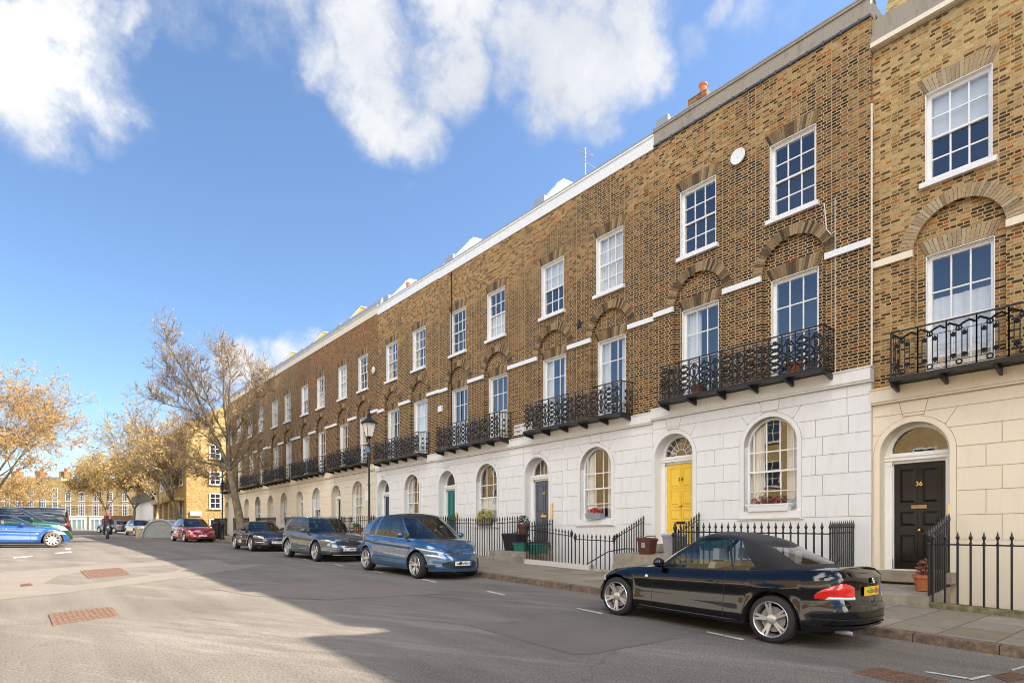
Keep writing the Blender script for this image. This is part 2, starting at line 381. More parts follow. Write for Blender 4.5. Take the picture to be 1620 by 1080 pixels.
# ---------------------------------------------------------------- terrace
P = 5.64; T0 = 4.98; ZB = -1.3
def wavy(mb, x, y0, y1, z0, z1, amp=.02, n=14, rng=random, mi=0):
    ph = rng.random() * 6; b = len(mb.v)
    for i in range(n + 1):
        y = y0 + (y1 - y0) * i / n; a = x + amp * sin(ph + i * 2.1) + amp * .4 * sin(i * 4.7 + ph)
        mb.v += [(a, y, z0), (a + amp * .3, y, z1)]
    for i in range(n): mb.f.append((b + 2 * i, b + 2 * i + 2, b + 2 * i + 3, b + 2 * i + 1)); mb.m.append(mi)
def sash_window(root, off, x, yc, w, z0, z1, style, rng, sill=True, round_head=False, reveal=.1, lining=True, cols=3, sillw=None, arch_hw=None):
    """frame with lining, glazing bars; glass, sill and curtains are its sub-parts. x = face of the wall round the opening"""
    W = M['white'] if style.get('white', True) else M['offwhite']; hw = w / 2; f = MB(); xf = x + reveal
    zs = z1 - hw if round_head else z1
    if lining:
        t = .014
        f.box(x - .004, xf + .02, yc - hw, yc - hw + t, z0, zs); f.box(x - .004, xf + .02, yc + hw - t, yc + hw, z0, zs)
        if not round_head: f.box(x - .004, xf + .02, yc - hw, yc + hw, z1 - t, z1)
    fw = .07 if not round_head else .055
    if round_head:
        n = 20; outer = arch(yc, hw, z0, zs, n); inner = arch(yc, hw - fw, z0 + fw, zs, n); plate(f, outer, [inner], xf, xf + .08)
    else:
        plate(f, rect(yc - hw + .014, yc + hw - .014, z0, z1 - .014), [rect(yc - hw + fw + .014, yc + hw - fw - .014, z0 + fw, z1 - fw - .014)], xf, xf + .08)
    iy0, iy1 = yc - hw + fw + .014, yc + hw - fw - .014
    if round_head: iy0, iy1 = yc - hw + fw, yc + hw - fw
    zi0, zi1 = z0 + fw, z1 - fw
    mid = style.get('mid', z0 + (z1 - z0) * .5); bw = .0145
    top_h = lambda y: (zs + sqrt(max(0, (hw - fw)**2 - (y - yc)**2))) if round_head else zi1 + .005
    f.box(xf + .006, xf + .05, iy0 - .01, iy1 + .01, mid - .022, mid + .022)
    f.box(xf + .03, xf + .075, iy0 - .01, iy1 + .01, zi0 - .005, zi0 + .05)
    fr = style.get('fr', [1 / 3, 2 / 3])
    for q in fr:
        y = iy0 + (iy1 - iy0) * q
        f.box(xf + .012, xf + .036, y - bw, y + bw, mid, top_h(y)); f.box(xf + .042, xf + .066, y - bw, y + bw, zi0, mid)
    rows = style.get('rows', None) or [(z0 + fw + mid) / 2, (mid + zi1) / 2]
    for z in rows:
        xx = .012 if z > mid else .042; half = (iy1 - iy0) / 2
        if round_head and z > zs: half = sqrt(max(.01, (hw - fw)**2 - (z - zs)**2))
        f.box(xf + xx + .002, xf + xx + .026, yc - half, yc + half, z - bw, z + bw)
    fo = f.build('window', W, root, off)
    gb = MB()
    if round_head:
        a = arch(yc, hw - fw + .01, z0 + fw - .01, zs, 20); gb.add([(xf + .03, p[0], p[1]) for p in a], [tuple(range(len(a)))])
    else: gb.add([(xf + .03, iy0 - .01, mid), (xf + .03, iy1 + .01, mid), (xf + .024, iy1 + .01, zi1 + .01), (xf + .024, iy0 - .01, zi1 + .01)], [(0, 1, 2, 3)]); gb.add([(xf + .058, iy0 - .01, zi0), (xf + .058, iy1 + .01, zi0), (xf + .056, iy1 + .01, mid), (xf + .056, iy0 - .01, mid)], [(0, 1, 2, 3)])
    gb.build('pane', M['glass'], fo, off)
    if sill:
        sw = (sillw or w / 2 + .08); s = MB(); s.hexa([(x - .1, yc - sw, z0 - .12), (x - .1, yc - sw, z0 - .02), (x - .1, yc + sw, z0 - .12), (x - .1, yc + sw, z0 - .02), (xf + .03, yc - sw, z0 - .12), (xf + .03, yc - sw, z0 + .01), (xf + .03, yc + sw, z0 - .12), (xf + .03, yc + sw, z0 + .01)])
        s.build('sill', W, fo, off)
    cs = style.get('cur', rng.choice(['sides', 'sides', 'net', 'blind', 'none', 'half']))
    xc = xf + .11; cm = M['curtain'] if rng.random() < .75 else M['cream_curtain']
    if style.get('curm'): cm = style['curm']
    c = MB()
    if cs == 'sides':
        wavy(c, xc, iy0 - .05, iy0 + (iy1 - iy0) * .27, z0, z1, .03, rng=rng); wavy(c, xc, iy0 + (iy1 - iy0) * .74, iy1 + .05, z0, z1, .03, rng=rng)
    elif cs == 'left': wavy(c, xc, iy0 + (iy1 - iy0) * .62, iy1 + .05, z0, z1, .03, rng=rng)
    elif cs == 'net': wavy(c, xc, iy0 - .05, iy1 + .05, z0, z1, .018, 26, rng=rng)
    elif cs == 'half': wavy(c, xc, iy0 - .05, iy1 + .05, z0, mid, .014, 20, rng=rng)
    elif cs == 'lowhalf': wavy(c, xc, iy0 - .05, iy1 + .05, z0, style.get('cz', mid), .012, 16, rng=rng)
    elif cs == 'blind': c.box(xc - .01, xc - .006, iy0, iy1, mid + .05 * rng.random(), z1)
    if c.v: c.build('blind' if cs == 'blind' else 'curtain', M['blind'] if cs == 'blind' else cm, fo, off)
    return fo
def voussoir_ring(mb, yc, zs, r0, r1, x0, x1, n=40):
    for i in range(n):
        a0 = pi * (i + .07) / n; a1 = pi * (i + .93) / n; k = random.uniform(-.003, .003)
        v = [(x, yc + r * cos(a), zs + r * sin(a)) for x in (x0 + k, x1) for r in (r0, r1) for a in (a0, a1)]
        mb.hexa(v)
def flat_arch(mb, yc, hw, z0, h, x0, x1, n=17, splay=.13):
    for i in range(n):
        def c(q, top): return yc + (q - .5) * 2 * (hw + (splay if top else 0))
        a, b = (i + .06) / n, (i + .94) / n; k = random.uniform(-.003, .003); zt = z0 + h + .05 * (1 - (2 * (i + .5) / n - 1)**2)
        v = []
        for x in (x0 + k, x1): v += [(x, c(a, 0), z0), (x, c(a, 1), zt), (x, c(b, 0), z0), (x, c(b, 1), zt)]
        mb.hexa(v)
def course_blocks(mb, z0, z1, ylo, yhi, arches, x0, x1, joints, gap=.012):
    """one course of rusticated blocks between z0 and z1, cut round arches [(yc, R, zs)]; joints = [(y_bottom, y_top)]"""
    zz = [z0 + gap, z1 - gap] if True else 0
    n = 8; zs_ = [z0 + gap + (z1 - z0 - 2 * gap) * i / n for i in range(n + 1)]
    def spans(z):
        sp = [(ylo, yhi)]
        for yc, R, zs in arches:
            if z <= zs: h = R
            elif z < zs + R: h = sqrt(R * R - (z - zs)**2)
            else: continue
            new = []
            for a, b in sp:
                if yc - h > a: new.append((a, min(b, yc - h)))
                if yc + h < b: new.append((max(a, yc + h), b))
            sp = new
        return sp
    cuts = [(ylo, ylo)] + sorted(joints) + [(yhi, yhi)]
    for (a0, a1), (b0, b1) in zip(cuts[:-1], cuts[1:]):
        left, right = [], []; prev = None; pieces = []
        for z in zs_:
            q = (z - z0) / (z1 - z0); lo, hi = a0 + (a1 - a0) * q + gap, b0 + (b1 - b0) * q - gap
            cur = [(max(lo, s), min(hi, e)) for s, e in spans(z) if min(hi, e) - max(lo, s) > .03]
            pieces.append((z, cur))
        mx = max(len(c) for _, c in pieces)
        if mx == 0: continue
        # follow each piece up through the samples
        chains = []
        for z, cur in pieces:
            used = set()
            for ch in chains:
                if ch['end']: continue
                best = None
                for k, (s, e) in enumerate(cur):
                    if k in used: continue
                    ls, le = ch['p'][-1][1:]
                    if min(e, le) - max(s, ls) > 0 and (best is None): best = k
                if best is None: ch['end'] = True
                else: used.add(best); ch['p'].append((z, *cur[best]))
            for k, (s, e) in enumerate(cur):
                if k not in used: chains.append({'p': [(z, s, e)], 'end': False})
        for ch in chains:
            p = ch['p']
            if len(p) < 2: continue
            poly = [(e, z) for z, s, e in p] + [(s, z) for z, s, e in reversed(p)]
            mb.prism_x(poly, x0, x1)
def balcony_panel_mesh(kind):
    m = MB(); r = .0105
    def ring(y, z, R, rr=.015, n=8): m.tube([(0, y + R * cos(2 * pi * i / n), z + R * sin(2 * pi * i / n)) for i in range(n + 1)], rr, 4)
    def palm(y, z, d, s=.06):
        for a in (-60, -30, 0, 30, 60): 
            a = radians(a); m.tube([(0, y, z), (0, y + s * sin(a) * .75, z + d * s * cos(a))], [.018, .026], 4)
        m.ball((0, y, z - d * .015), .024, 6, 4)
    if kind == 'palmette':
        for y in (.0, .46): m.box(-.011, .011, y - .011, y + .011, 0, .92)
        for y in (.14, .22, .31, .39): m.box(-.008, .008, y - .008, y + .008, .17, .70)
        for z in (.06, .155, .72): m.box(-.006, .006, 0, .46, z - .006, z + .006)
        for y in (.18, .35): palm(y, .22, 1); palm(y, .66, -1)
        ring(.265, .115, .045); ring(.265, .745, .045); m.ball((0, .265, .745), .02, 6, 4)
        m.tube([(0, .02, .80), (0, .10, .86), (0, .2, .82), (0, .265, .78), (0, .33, .82), (0, .42, .87), (0, .44, .83)], .021, 4)
    else:
        for y in (.0, .30): m.box(-.011, .011, y - .011, y + .011, 0, .92)
        m.box(-.006, .006, 0, .6, .085, .1); m.box(-.006, .006, 0, .6, .80, .815)
        # dense pair of scrolled hearts with leaves
        for s in (-1, 1):
            y0 = .15
            m.tube([(0, y0 + s * .01, .12), (0, y0 + s * .10, .20), (0, y0 + s * .12, .32), (0, y0 + s * .05, .42), (0, y0 + s * .02, .36), (0, y0 + s * .06, .33)], .023, 4)
            m.tube([(0, y0 + s * .01, .44), (0, y0 + s * .11, .52), (0, y0 + s * .12, .66), (0, y0 + s * .05, .76), (0, y0 + s * .02, .70), (0, y0 + s * .06, .66)], .023, 4)
        for z in (.14, .30, .45, .60, .75): m.ball((0, .15, z), .052, 7, 4, sq=(.5, 1, 1.15))
        for z in (.22, .52): palm(.15, z, 1, .055)
        y0 = .45
        m.tube([(0, y0 + .13 * sin(a), .16 + .62 * i / 16) for i, a in enumerate([k * 2 * pi / 8 for k in range(17)])], .023, 4)
        m.tube([(0, y0 - .13 * sin(a), .16 + .62 * i / 16) for i, a in enumerate([k * 2 * pi / 8 for k in range(17)])], .023, 4)
        for z in (.16, .31, .47, .62, .78): m.ball((0, y0, z), .058, 7, 4, sq=(.45, 1.1, 1))
        for z in (.235, .39, .545, .70):
            for s in (-1, 1): m.ball((0, y0 + s * .12, z), .032, 6, 4, sq=(.5, 1, 1))
    return m
def panel_proto(kind):
    if not hasattr(panel_proto, 'c'): panel_proto.c = {}
    if kind not in panel_proto.c:
        me = balcony_panel_mesh(kind).build('railing_panel', M['iron']); panel_proto.c[kind] = me.data; bpy.data.objects.remove(me)
    return panel_proto.c[kind]
def add_balcony(root, off, y0, y1, zdeck, kind, deep=.58, xw=14.1):
    xb = xw - deep; b = MB()
    b.box(xb - .02, xw - .06, y0 - .02, y1 + .02, zdeck - .035, zdeck + .015)
    b.box(xb - .035, xb + .01, y0 - .035, y1 + .035, zdeck - .05, zdeck + .03)
    k = 0; yy = y0
    n = int((y1 - y0) / .78)
    for i in range(n + 1):
        yy = y0 + (y1 - y0) * i / n
        b.prism_y([(xb - .05, zdeck - .05), (xb + .10, zdeck - .14), (xw - .15, zdeck - .2), (xw - .15, zdeck - .05)], yy - .025, yy + .025)
    b.box(xb - .018, xb + .018, y0 - .015, y1 + .015, zdeck + .92, zdeck + .945)
    for ye in (y0, y1):
        b.box(xb, xw - .02, ye - .015, ye + .015, zdeck + .92, zdeck + .94)
        for q in (.13, .26, .39, .5): b.box(xb + q - .006, xb + q + .006, ye - .006, ye + .006, zdeck, zdeck + .92)
        b.box(xb, xw - .02, ye - .008, ye + .008, zdeck + .1, zdeck + .115)
        for z in (.25, .45, .65): b.ball((xb + .2, ye, zdeck + z), .05, 6, 4, sq=(1, .4, 1)); b.ball((xb + .4, ye, zdeck + z), .05, 6, 4, sq=(1, .4, 1))
    o = b.build('balcony', M['iron'], root, off)
    w = .46 if kind == 'palmette' else .6; n = max(1, round((y1 - y0) / w)); sc = (y1 - y0) / n / w; me = panel_proto(kind)
    for i in range(n):
        p = bpy.data.objects.new('railing_panel', me); COL.objects.link(p); p.parent = o
        p.location = (xb - off[0], y0 + (y1 - y0) * i / n - off[1], zdeck - off[2]); p.scale = (1, sc, 1)
    return o
def door_leaf(root, off, x, yc, w, z0, z1, mat, number=None, style='six', frame_mat=None, knob='brass', num_mat=None):
    d = MB(); hw = w / 2; d.box(x + .03, x + .07, yc - hw, yc + hw, z0, z1)
    h = z1 - z0
    rows = {'six': [(.05, .33), (.40, .55), (.62, .95)], 'eight': [(.05, .24), (.28, .42), (.47, .66), (.70, .95)], 'four': [(.06, .42), (.50, .94)]}[style]
    d.box(x + .018, x + .032, yc - .012, yc + .012, z0 + .02, z1 - .02) if style == 'eight' else None
    for s in (-1, 1):
        ya, yb = sorted((yc + s * .05, yc + s * (hw - .1)))
        for a, b in rows:
            za, zb = z0 + h * a, z0 + h * b
            fr = MB(); plate(d, rect(ya - .02, yb + .02, za - .02, zb + .02), [rect(ya + .012, yb - .012, za + .012, zb - .012)], x + .014, x + .032)
            v = [(x + .03, ya + .02, za + .02), (x + .03, ya + .02, zb - .02), (x + .03, yb - .02, za + .02), (x + .03, yb - .02, zb - .02)]
            q = .045; d.add([(x + .031, ya + .02, za + .02), (x + .031, yb - .02, za + .02), (x + .031, yb - .02, zb - .02), (x + .031, ya + .02, zb - .02), (x + .012, ya + .02 + q, za + .02 + q), (x + .012, yb - .02 - q, za + .02 + q), (x + .012, yb - .02 - q, zb - .02 - q), (x + .012, ya + .02 + q, zb - .02 - q)], [(0, 1, 5, 4), (1, 2, 6, 5), (2, 3, 7, 6), (3, 0, 4, 7), (4, 5, 6, 7)])
    o = d.build('door', mat, root, off)
    lb = MB(); zl = z0 + h * .44 if style != 'six' else z0 + h * .475
    if style == 'six': zl = z0 + h * .585
    if style == 'eight': zl = z0 + h * .255
    lb.box(x - .002, x + .016, yc - .14, yc + .14, zl - .035, zl + .035); lb.box(x - .008, x, yc - .11, yc + .11, zl - .018, zl + .018)
    lb.build('letterbox', M['copper_plate'] if mat is M['black_door'] else (M['black_door'] if mat is M['yellow_door'] else M['brass']), o, off)
    kb = MB(); kb.ball((x - .05, yc - .02, z0 + h * (.365 if style == 'six' else .47)), .038, 10, 6); kb.lathe([(.012, x - .03), (.03, x + .02)], 8, (0, yc - .02, z0 + h * (.365 if style == 'six' else .47)), axis='x')
    kb.build('knob', M['brass'], o, off, smooth=True)
    if number: text_mesh(number, .13, num_mat or M['brass'], o, 'house_number', (x + .008 - off[0], yc - off[1], z0 + h * .80 - off[2]), (pi / 2, 0, -pi / 2), .003)
    return o
def fanlight(root, off, x, yc, r, zs, mat, style):
    f = MB(); plate(f, arch(yc, r, zs, zs + .02, 20), [arch(yc, r - .045, zs + .04, zs + .04, 20)], x + .0, x + .06)
    if style == 'radial':
        for i in range(1, 8):
            a = pi * i / 8; f.tube([(x + .03, yc + .16 * cos(a), zs + .04 + .16 * sin(a)), (x + .03, yc + (r - .04) * cos(a), zs + .04 + (r - .04) * sin(a))], .011, 4)
        for R, k in ((.17, 12), (.34, 16)):
            f.tube([(x + .03, yc + R * cos(pi * i / k), zs + .04 + R * sin(pi * i / k)) for i in range(k + 1)], .010, 4)
    elif style == 'bars':
        for q in (-.33, .0, .33): f.box(x + .015, x + .045, yc + q * r - .011, yc + q * r + .011, zs + .03, zs + .03 + sqrt(1 - q * q) * (r - .03))
    o = f.build('fanlight', mat, root, off)
    g_ = MB(); a = arch(yc, r - .03, zs + .02, zs + .03, 18); g_.add([(x + .035, p[0], p[1]) for p in a], [tuple(range(len(a)))]); g_.build('pane', M['glass'], o, off)
    return o
HOUSES = [
 # k, dz, brick, stucco, joint, trim, door colour, number, door style, fan, balcony, label
 dict(dz=-.50, brick='brick_h0', st='cream_stucco', jt='joint_cream', door='black_door', no='36', ds='six', fan='plain', bal=(.9, 5.1, 'palmette'), lab='cream fronted brick house with the black door numbered 36 and slate mansard roof'),
 dict(dz=0, brick='brick', st='white_stucco', jt='joint', door='yellow_door', no='3 8', ds='eight', fan='radial', bal=(.73, 5.02, 'heart'), lab='brown brick terraced house with white ground floor and bright yellow door numbered 38'),
 dict(dz=-.08, brick='brick', st='white_stucco', jt='joint', door='grey_door', no='40', ds='four', fan='bars', bal=(.73, 5.02, 'heart'), lab='brown brick terraced house with grey door and street name plate beside its balcony'),
 dict(dz=-.08, brick='brick', st='white_stucco', jt='joint', door='teal_door', no=None, ds='four', fan='plain', bal=(.73, 5.02, 'heart'), lab='brown brick terraced house with the teal green door and leafy window sill'),
 dict(dz=-.05, brick='brick', st='white_stucco', jt='joint', door='navy_door', no=None, ds='four', fan='plain', bal=(.73, 5.02, 'heart'), lab='brick terraced house with navy blue door just right of the street lamp'),
 dict(dz=.05, brick='brick_red', st='pale_cream', jt='joint_cream', door='black_door', no=None, ds='six', fan='radial', bal=(.73, 5.02, 'heart'), lab='brick terraced house with black front door behind the street lamp'),
 dict(dz=.05, brick='brick_red', st='cream_stucco', jt='joint_cream', door='green_door', no=None, ds='four', fan='radial', bal=(.73, 5.02, 'heart'), lab='reddish brick terraced house with dark green door above the grey estate car'),
 dict(dz=.06, brick='brick', st='cream_stucco', jt='joint_cream', door='black_door', no=None, ds='four', fan='plain', bal=(.73, 5.02, 'heart'), lab='cream based brick terraced house with dark unpainted window reveals'),
 dict(dz=.1, brick='brick', st='cream_stucco', jt='joint_cream', door='navy_door', no=None, ds='four', fan='plain', bal=(.73, 5.02, 'heart'), lab='brick terraced house partly hidden by the bare street tree, second from the row end'),
 dict(dz=.1, brick='brick', st='pale_cream', jt='joint_cream', door='grey_door', no=None, ds='four', fan='plain', bal=(.73, 5.02, 'heart'), lab='last house of the brick terrace, behind the bare street tree beside yellow building'),
]
def make_house(k):
    h = HOUSES[k]; rng = random.Random(100 + k); dx = .1 if k == 0 else 0; dz = h['dz']; t0 = T0 + P * (k - 1)
    root = empty('terraced_house', (14.1 + dx, t0, ZB + dz), 0, h['lab'], 'house', 'houses of the brick terrace')
    off = (14.1, 0, ZB); X = 14.1; B = M[h['brick']]; S = M[h['st']]
    W = M['white'] if k <= 5 else M['offwhite']
    wy = [1.68, 4.22] if k else [1.4, 4.13]
    zt = 11.15 if k else 10.87
    bw = MB()
    plate(bw, rect(0, P, 3.55, zt), [arch(y, .745, 3.6, 6.33) for y in wy] + [rect(y - .545, y + .545, 7.64, 9.43) for y in wy], X, X + .1)
    plate(bw, rect(0, P, 3.55, zt), [rect(y - .56, y + .56, 3.62, 6.2) for y in wy] + [rect(y - .5451, y + .5451, 7.6399, 9.4301) for y in wy], X + .1001, X + .22)
    bw.build('brick_wall', B, root, off)
    V = M['voussoir'] if k else M['voussoir_light']
    for y in wy:
        a = MB(); voussoir_ring(a, y, 6.33, .75, 1.0, X - .008, X + .05); a.build('brick_arch', V, root, off)
        a = MB(); flat_arch(a, y, .56, 6.205, .27, X + .09, X + .13); a.build('flat_arch', V, root, off)
        a = MB(); flat_arch(a, y, .545, 9.435, .27, X - .008, X + .03); a.build('flat_arch', V, root, off)
    bm_ = W if k else M['cream_stucco']
    for a, b in ((0.0 if k != 1 else -.02, wy[0] - .75), (wy[0] + .75, wy[1] - .75), (wy[1] + .75, P - .005)):
        m = MB(); m.box(X - .07, X + .02, a, b, 6.22, 6.36); m.build('impost_band', bm_, root, off)
    # ---- stucco ground floor
    XS = X - .07; gy = (2.2, 4.95) if k else (2.0, 4.86)
    zs = 2.22; Rw, Rd = .66, .62
    s = MB(); ops = [arch(gy[0], Rw, .60, zs, 24), arch(gy[1], Rd, -.21, zs, 24)]
    plate(s, rect(-.0 if k != 1 else -.03, P, -3.2, 3.3), ops, XS + .02, X + .25)
    s.build('stucco_wall', M[h['jt']], root, off)
    ch = [3.28, 3.03, 2.64, 2.25, 1.83, 1.39, .92, .437]
    blk = MB(); ar = [(gy[0], .775, zs), (gy[1], .735, zs)]; ylo = 0.0 if k != 1 else -.03
    for r in range(len(ch) - 1):
        z1, z0 = ch[r], ch[r + 1]; j = []
        if r <= 1:
            for yc in gy: j += [(yc - .16 - .1 * (1 - r), yc - .26 - .1 * (1 - r)), (yc + .16 + .1 * (1 - r), yc + .26 + .1 * (1 - r))]
            if r == 1: j = [(gy[0] - .50, gy[0] - .75), (gy[0] + .5, gy[0] + .75), (gy[1] - .5, gy[1] - .75), (gy[0] - .13, gy[0] - .2), (gy[0] + .13, gy[0] + .2), (gy[1] - .13, gy[1] - .2), (gy[1] + .13, gy[1] + .2)]
            if r == 0: j = [(gy[0] - .2, gy[0] - .26), (gy[0] + .2, gy[0] + .26), (gy[1] - .2, gy[1] - .26), (gy[1] + .2, gy[1] + .26)]
            j += [(.45, .45)] if k == 1 else []
        else:
            j = [(.42 + (.55 if r % 2 else 0), .42 + (.55 if r % 2 else 0)), (3.55 + (.12 if r % 2 else -.12),) * 2]
            if r % 2 == 0: j.append((1.12, 1.12)) if k else None
        course_blocks(blk, z0, z1, ylo, P, ar, XS, XS + .03, j, .0065)
    # smooth base, archivolts
    for a, b in ((ylo, gy[0] - .79), (gy[0] + .79, gy[1] - .735), (min(gy[1] + .735, P - .01), P)): blk.box(XS - .005, XS + .03, a, b, -3.2, .43)
    blk.box(XS - .0052, XS + .03, gy[0] - .79, gy[0] + .79, -3.2, .40)
    for yc, R, r in ((gy[0], .765, Rw), (gy[1], .725, Rd)):
        plate(blk, arch(yc, R, .44 if yc == gy[0] else -.2, zs, 24), [arch(yc, r, (.60 if yc == gy[0] else -.18), zs, 24)], XS - .012, XS + .03)
    blk.build('rusticated_blocks', S, root, off)
    c = MB(); e0 = -.05 if k == 1 else 0
    c.box(X - .17, X + .05, e0, P, 3.33, 3.585); c.box(X - .14, X + .05, e0, P, 3.285, 3.3299); c.box(X - .19, X + .02, e0 - (.02 if k == 1 else 0), P, 3.5851, 3.61)
    c.build('cornice', S, root, off)
    # ---- windows
    for i, y in enumerate(wy):
        st = {'white': k <= 6}
        cur = {0: ['none', 'lowhalf'], 1: ['none', 'none'], 2: ['sides', 'blind']}.get(k)
        s2 = dict(st)
        if k == 0: s2['cur'] = 'blind'; 
        elif k == 1: s2['cur'] = 'none'
        elif k == 2: s2['cur'] = 'net' if i == 0 else 'blind'
        sash_window(root, off, X, y, 1.09, 7.64, 9.43, s2, rng)
        s1 = dict(st); s1['mid'] = 4.85; s1['rows'] = [5.52, 4.2] if k != 0 else [5.45, 4.15]
        if k == 1: s1['cur'] = 'none' if i == 0 else 'left'
        if k == 0: s1['cur'] = 'lowhalf'; s1['cz'] = 5.35
        if k == 2: s1['cur'] = 'sides'
        sash_window(root, off, X + .1, y, 1.12, 3.63, 6.2, s1, rng, sill=False)
    sg = {'white': k <= 6, 'mid': 1.585, 'rows': [2.07, 1.11]}
    if k in (0, 1, 2): sg['fr'] = [.09, .36, .64, .91]
    if k == 1: sg['cur'] = 'sides'
    wn = sash_window(root, off, XS + .03, gy[0], 2 * Rw - .012, .60, zs + Rw - .006, sg, rng, sill=False, round_head=True, reveal=.14)
    m = MB(); m.box(XS - .07, XS + .1, gy[0] - .76, gy[0] + .76, .43, .605); m.box(XS - .04, XS + .05, gy[0] - .82, gy[0] + .82, .40, .4299); m.build('sill', W, wn, off)
    # ---- door bay
    xd = XS + .34; f = MB(); fm = W if k else M['white']
    dyo = gy[1]; dw = .93
    plate(f, arch(dyo, Rd - .006, -.2, zs, 24), [rect(dyo - dw / 2, dyo + dw / 2, -.19, 2.04), arch(dyo, .55, zs, zs + .02, 20)], xd, xd + .06)
    f.box(xd - .07, xd + .02, dyo - Rd + .005, dyo + Rd - .005, 2.1, 2.22); f.box(xd - .09, xd - .0701, dyo - Rd + .005, dyo + Rd - .005, 2.17, 2.215)
    for s_ in (-1, 1):
        a, b = sorted((dyo + s_ * (dw / 2 + .01), dyo + s_ * (Rd - .006))); f.box(xd - .045, xd + .02, a, b, -.2, 2.0999); f.box(xd - .06, xd + .02, a - .0, b, -.2, .02) ; f.box(xd - .06, xd + .02, a, b, 2.0, 2.06)
    f.build('door_frame', fm, root, off)
    rv = MB(); rv.box(XS + .0, xd, dyo - Rd - .02, dyo - Rd + .004, -.2, zs); rv.box(XS + .0, xd, dyo + Rd - .004, dyo + Rd + .02, -.2, zs)
    for i in range(24):
        a0, a1 = pi * i / 24, pi * (i + 1) / 24; v = [(x, dyo + r * cos(a), zs + r * sin(a)) for x in (XS + .0, xd) for r in (Rd - .004, Rd + .02) for a in (a0, a1)]; rv.hexa(v)
    rv.build('door_reveal', S, root, off)
    door_leaf(root, off, xd + .0, dyo, dw - .01, -.18, 2.035, M[h['door']], h['no'], h['ds'], num_mat=M['black_door'] if k == 1 else None)
    fanlight(root, off, xd, dyo, .55, zs, fm, h['fan'])
    stp = MB(); stp.box(XS - .28, xd + .05, dyo - .72, dyo + .72, -.42, -.2); stp.build('threshold_step', M['stone'], root, off)
    # ---- top
    if k:
        pm = M['cement'] if k == 1 else (M['white'] if k < 5 else M['pale_cream'])
        p = MB(); p.box(X - .03, X + .22, -.005 if k == 1 else 0, P, 11.15, 11.5); p.box(X - .06, X + .25, -.02 if k == 1 else 0, P, 11.5, 11.56); p.build('parapet', pm, root, off)
        if k == 1:
            d = MB(); d.box(X - .045, X + .02, .0, P, 11.10, 11.149)
            for i in range(15): d.box(X - .055, X - .0451, .2 + i * .37, .24 + i * .37, 11.07, 11.16)
            d.build('drip_course', M['slate'], root, off)
        r = MB(); r.box(X - .07, X + .3, 0, P - .001, 11.561, 11.60)
        if k >= 3: r.hexa([(X + .1, 0, 11.6), (X + .22, 0, 11.85 if k < 5 else 12.0), (X + .1, P, 11.6), (X + .22, P, 11.85 if k < 5 else 12.0), (X + 7, 0, 11.6), (X + 7, 0, 11.9), (X + 7, P, 11.6), (X + 7, P, 11.9)])
        else: r.box(X + .22, X + 7, 0, P, 11.3, 11.5)
        r.build('roof', M['lead'], root, off)
    else:
        p = MB(); p.box(X - .04, X + .22, 0, P - .001, 10.86, 11.0); p.box(X - .12, X + .22, 0, P - .001, 11.0, 11.14); p.box(X - .03, X + .22, 0, P - .001, 11.14, 11.52); p.build('parapet', M['cement'], root, off)
        c2 = MB(); c2.box(X - .14, X - .0401, 0, P - .001, 10.9, 10.999); c2.build('parapet_moulding', M['cream_stucco'], root, off)
        r = MB(); r.hexa([(X + .5, 0, 11.2), (X + 1.5, 0, 13.8), (X + .5, P - .8, 11.2), (X + 1.5, P - .8, 13.8), (X + 7, 0, 11.2), (X + 7, 0, 13.9), (X + 7, P - .8, 11.2), (X + 7, P - .8, 13.9)]); r.build('mansard_roof', M['slate'], root, off)
        r = MB(); r.hexa([(X + .35, P - .75, 11.3), (X + 1.2, P - .75, 13.4), (X + .35, P - .02, 11.3), (X + 1.2, P - .02, 13.4), (X + 7, P - .75, 11.3), (X + 7, P - .75, 13.6), (X + 7, P - .02, 11.3), (X + 7, P - .02, 13.6)]); r.build('party_wall', M['brick_yellow'], root, off)
    # gabled party wall at the far end of the house
    if k in (2, 3, 4, 5, 6, 7, 8):
        gw = MB(); top = 13.25 if k < 5 else 13.4
        poly = [(X + .12, 11.5), (X + 1.6, top), (X + 2.2, top + .05), (X + 3.6, 12.5), (X + 3.6, 11.3), (X + .12, 11.3)]
        gw.prism_y(poly, P - .32, P - .02)
        go = gw.build('gabled_party_wall', M['white'] if k < 5 else M['gable_yellow'], root, off)
        cp = MB()
        for (a, b), (c_, d) in zip(poly[:3], poly[1:4]): cp.hexa([(a - .03, P - .36, b), (a - .03, P - .36, b + .07), (a - .03, P + .02, b), (a - .03, P + .02, b + .07), (c_, P - .36, d), (c_, P - .36, d + .07), (c_, P + .02, d), (c_, P + .02, d + .07)])
        cp.build('coping', M['white'] if k < 5 else M['lead'], go, off)
        pb = MB(); pb.box(X + .1, X + .5, P - .9, P - .35, 11.6, 11.95); pb.build('hopper', M['lead'], root, off)
    if k == 1:
        pb = MB(); pb.box(X + .02, X + .55, P - .45, P - .05, 11.6, 11.85); pb.build('hopper', M['lead'], root, off)
        pb = MB(); pb.prism_y([(X + 1.2, 11.4), (X + 1.2, 12.2), (X + 2, 12.9), (X + 4, 13.0), (X + 4, 11.4)], -.32, -.02); pb.build('party_wall', M['brick_yellow'], root, off)
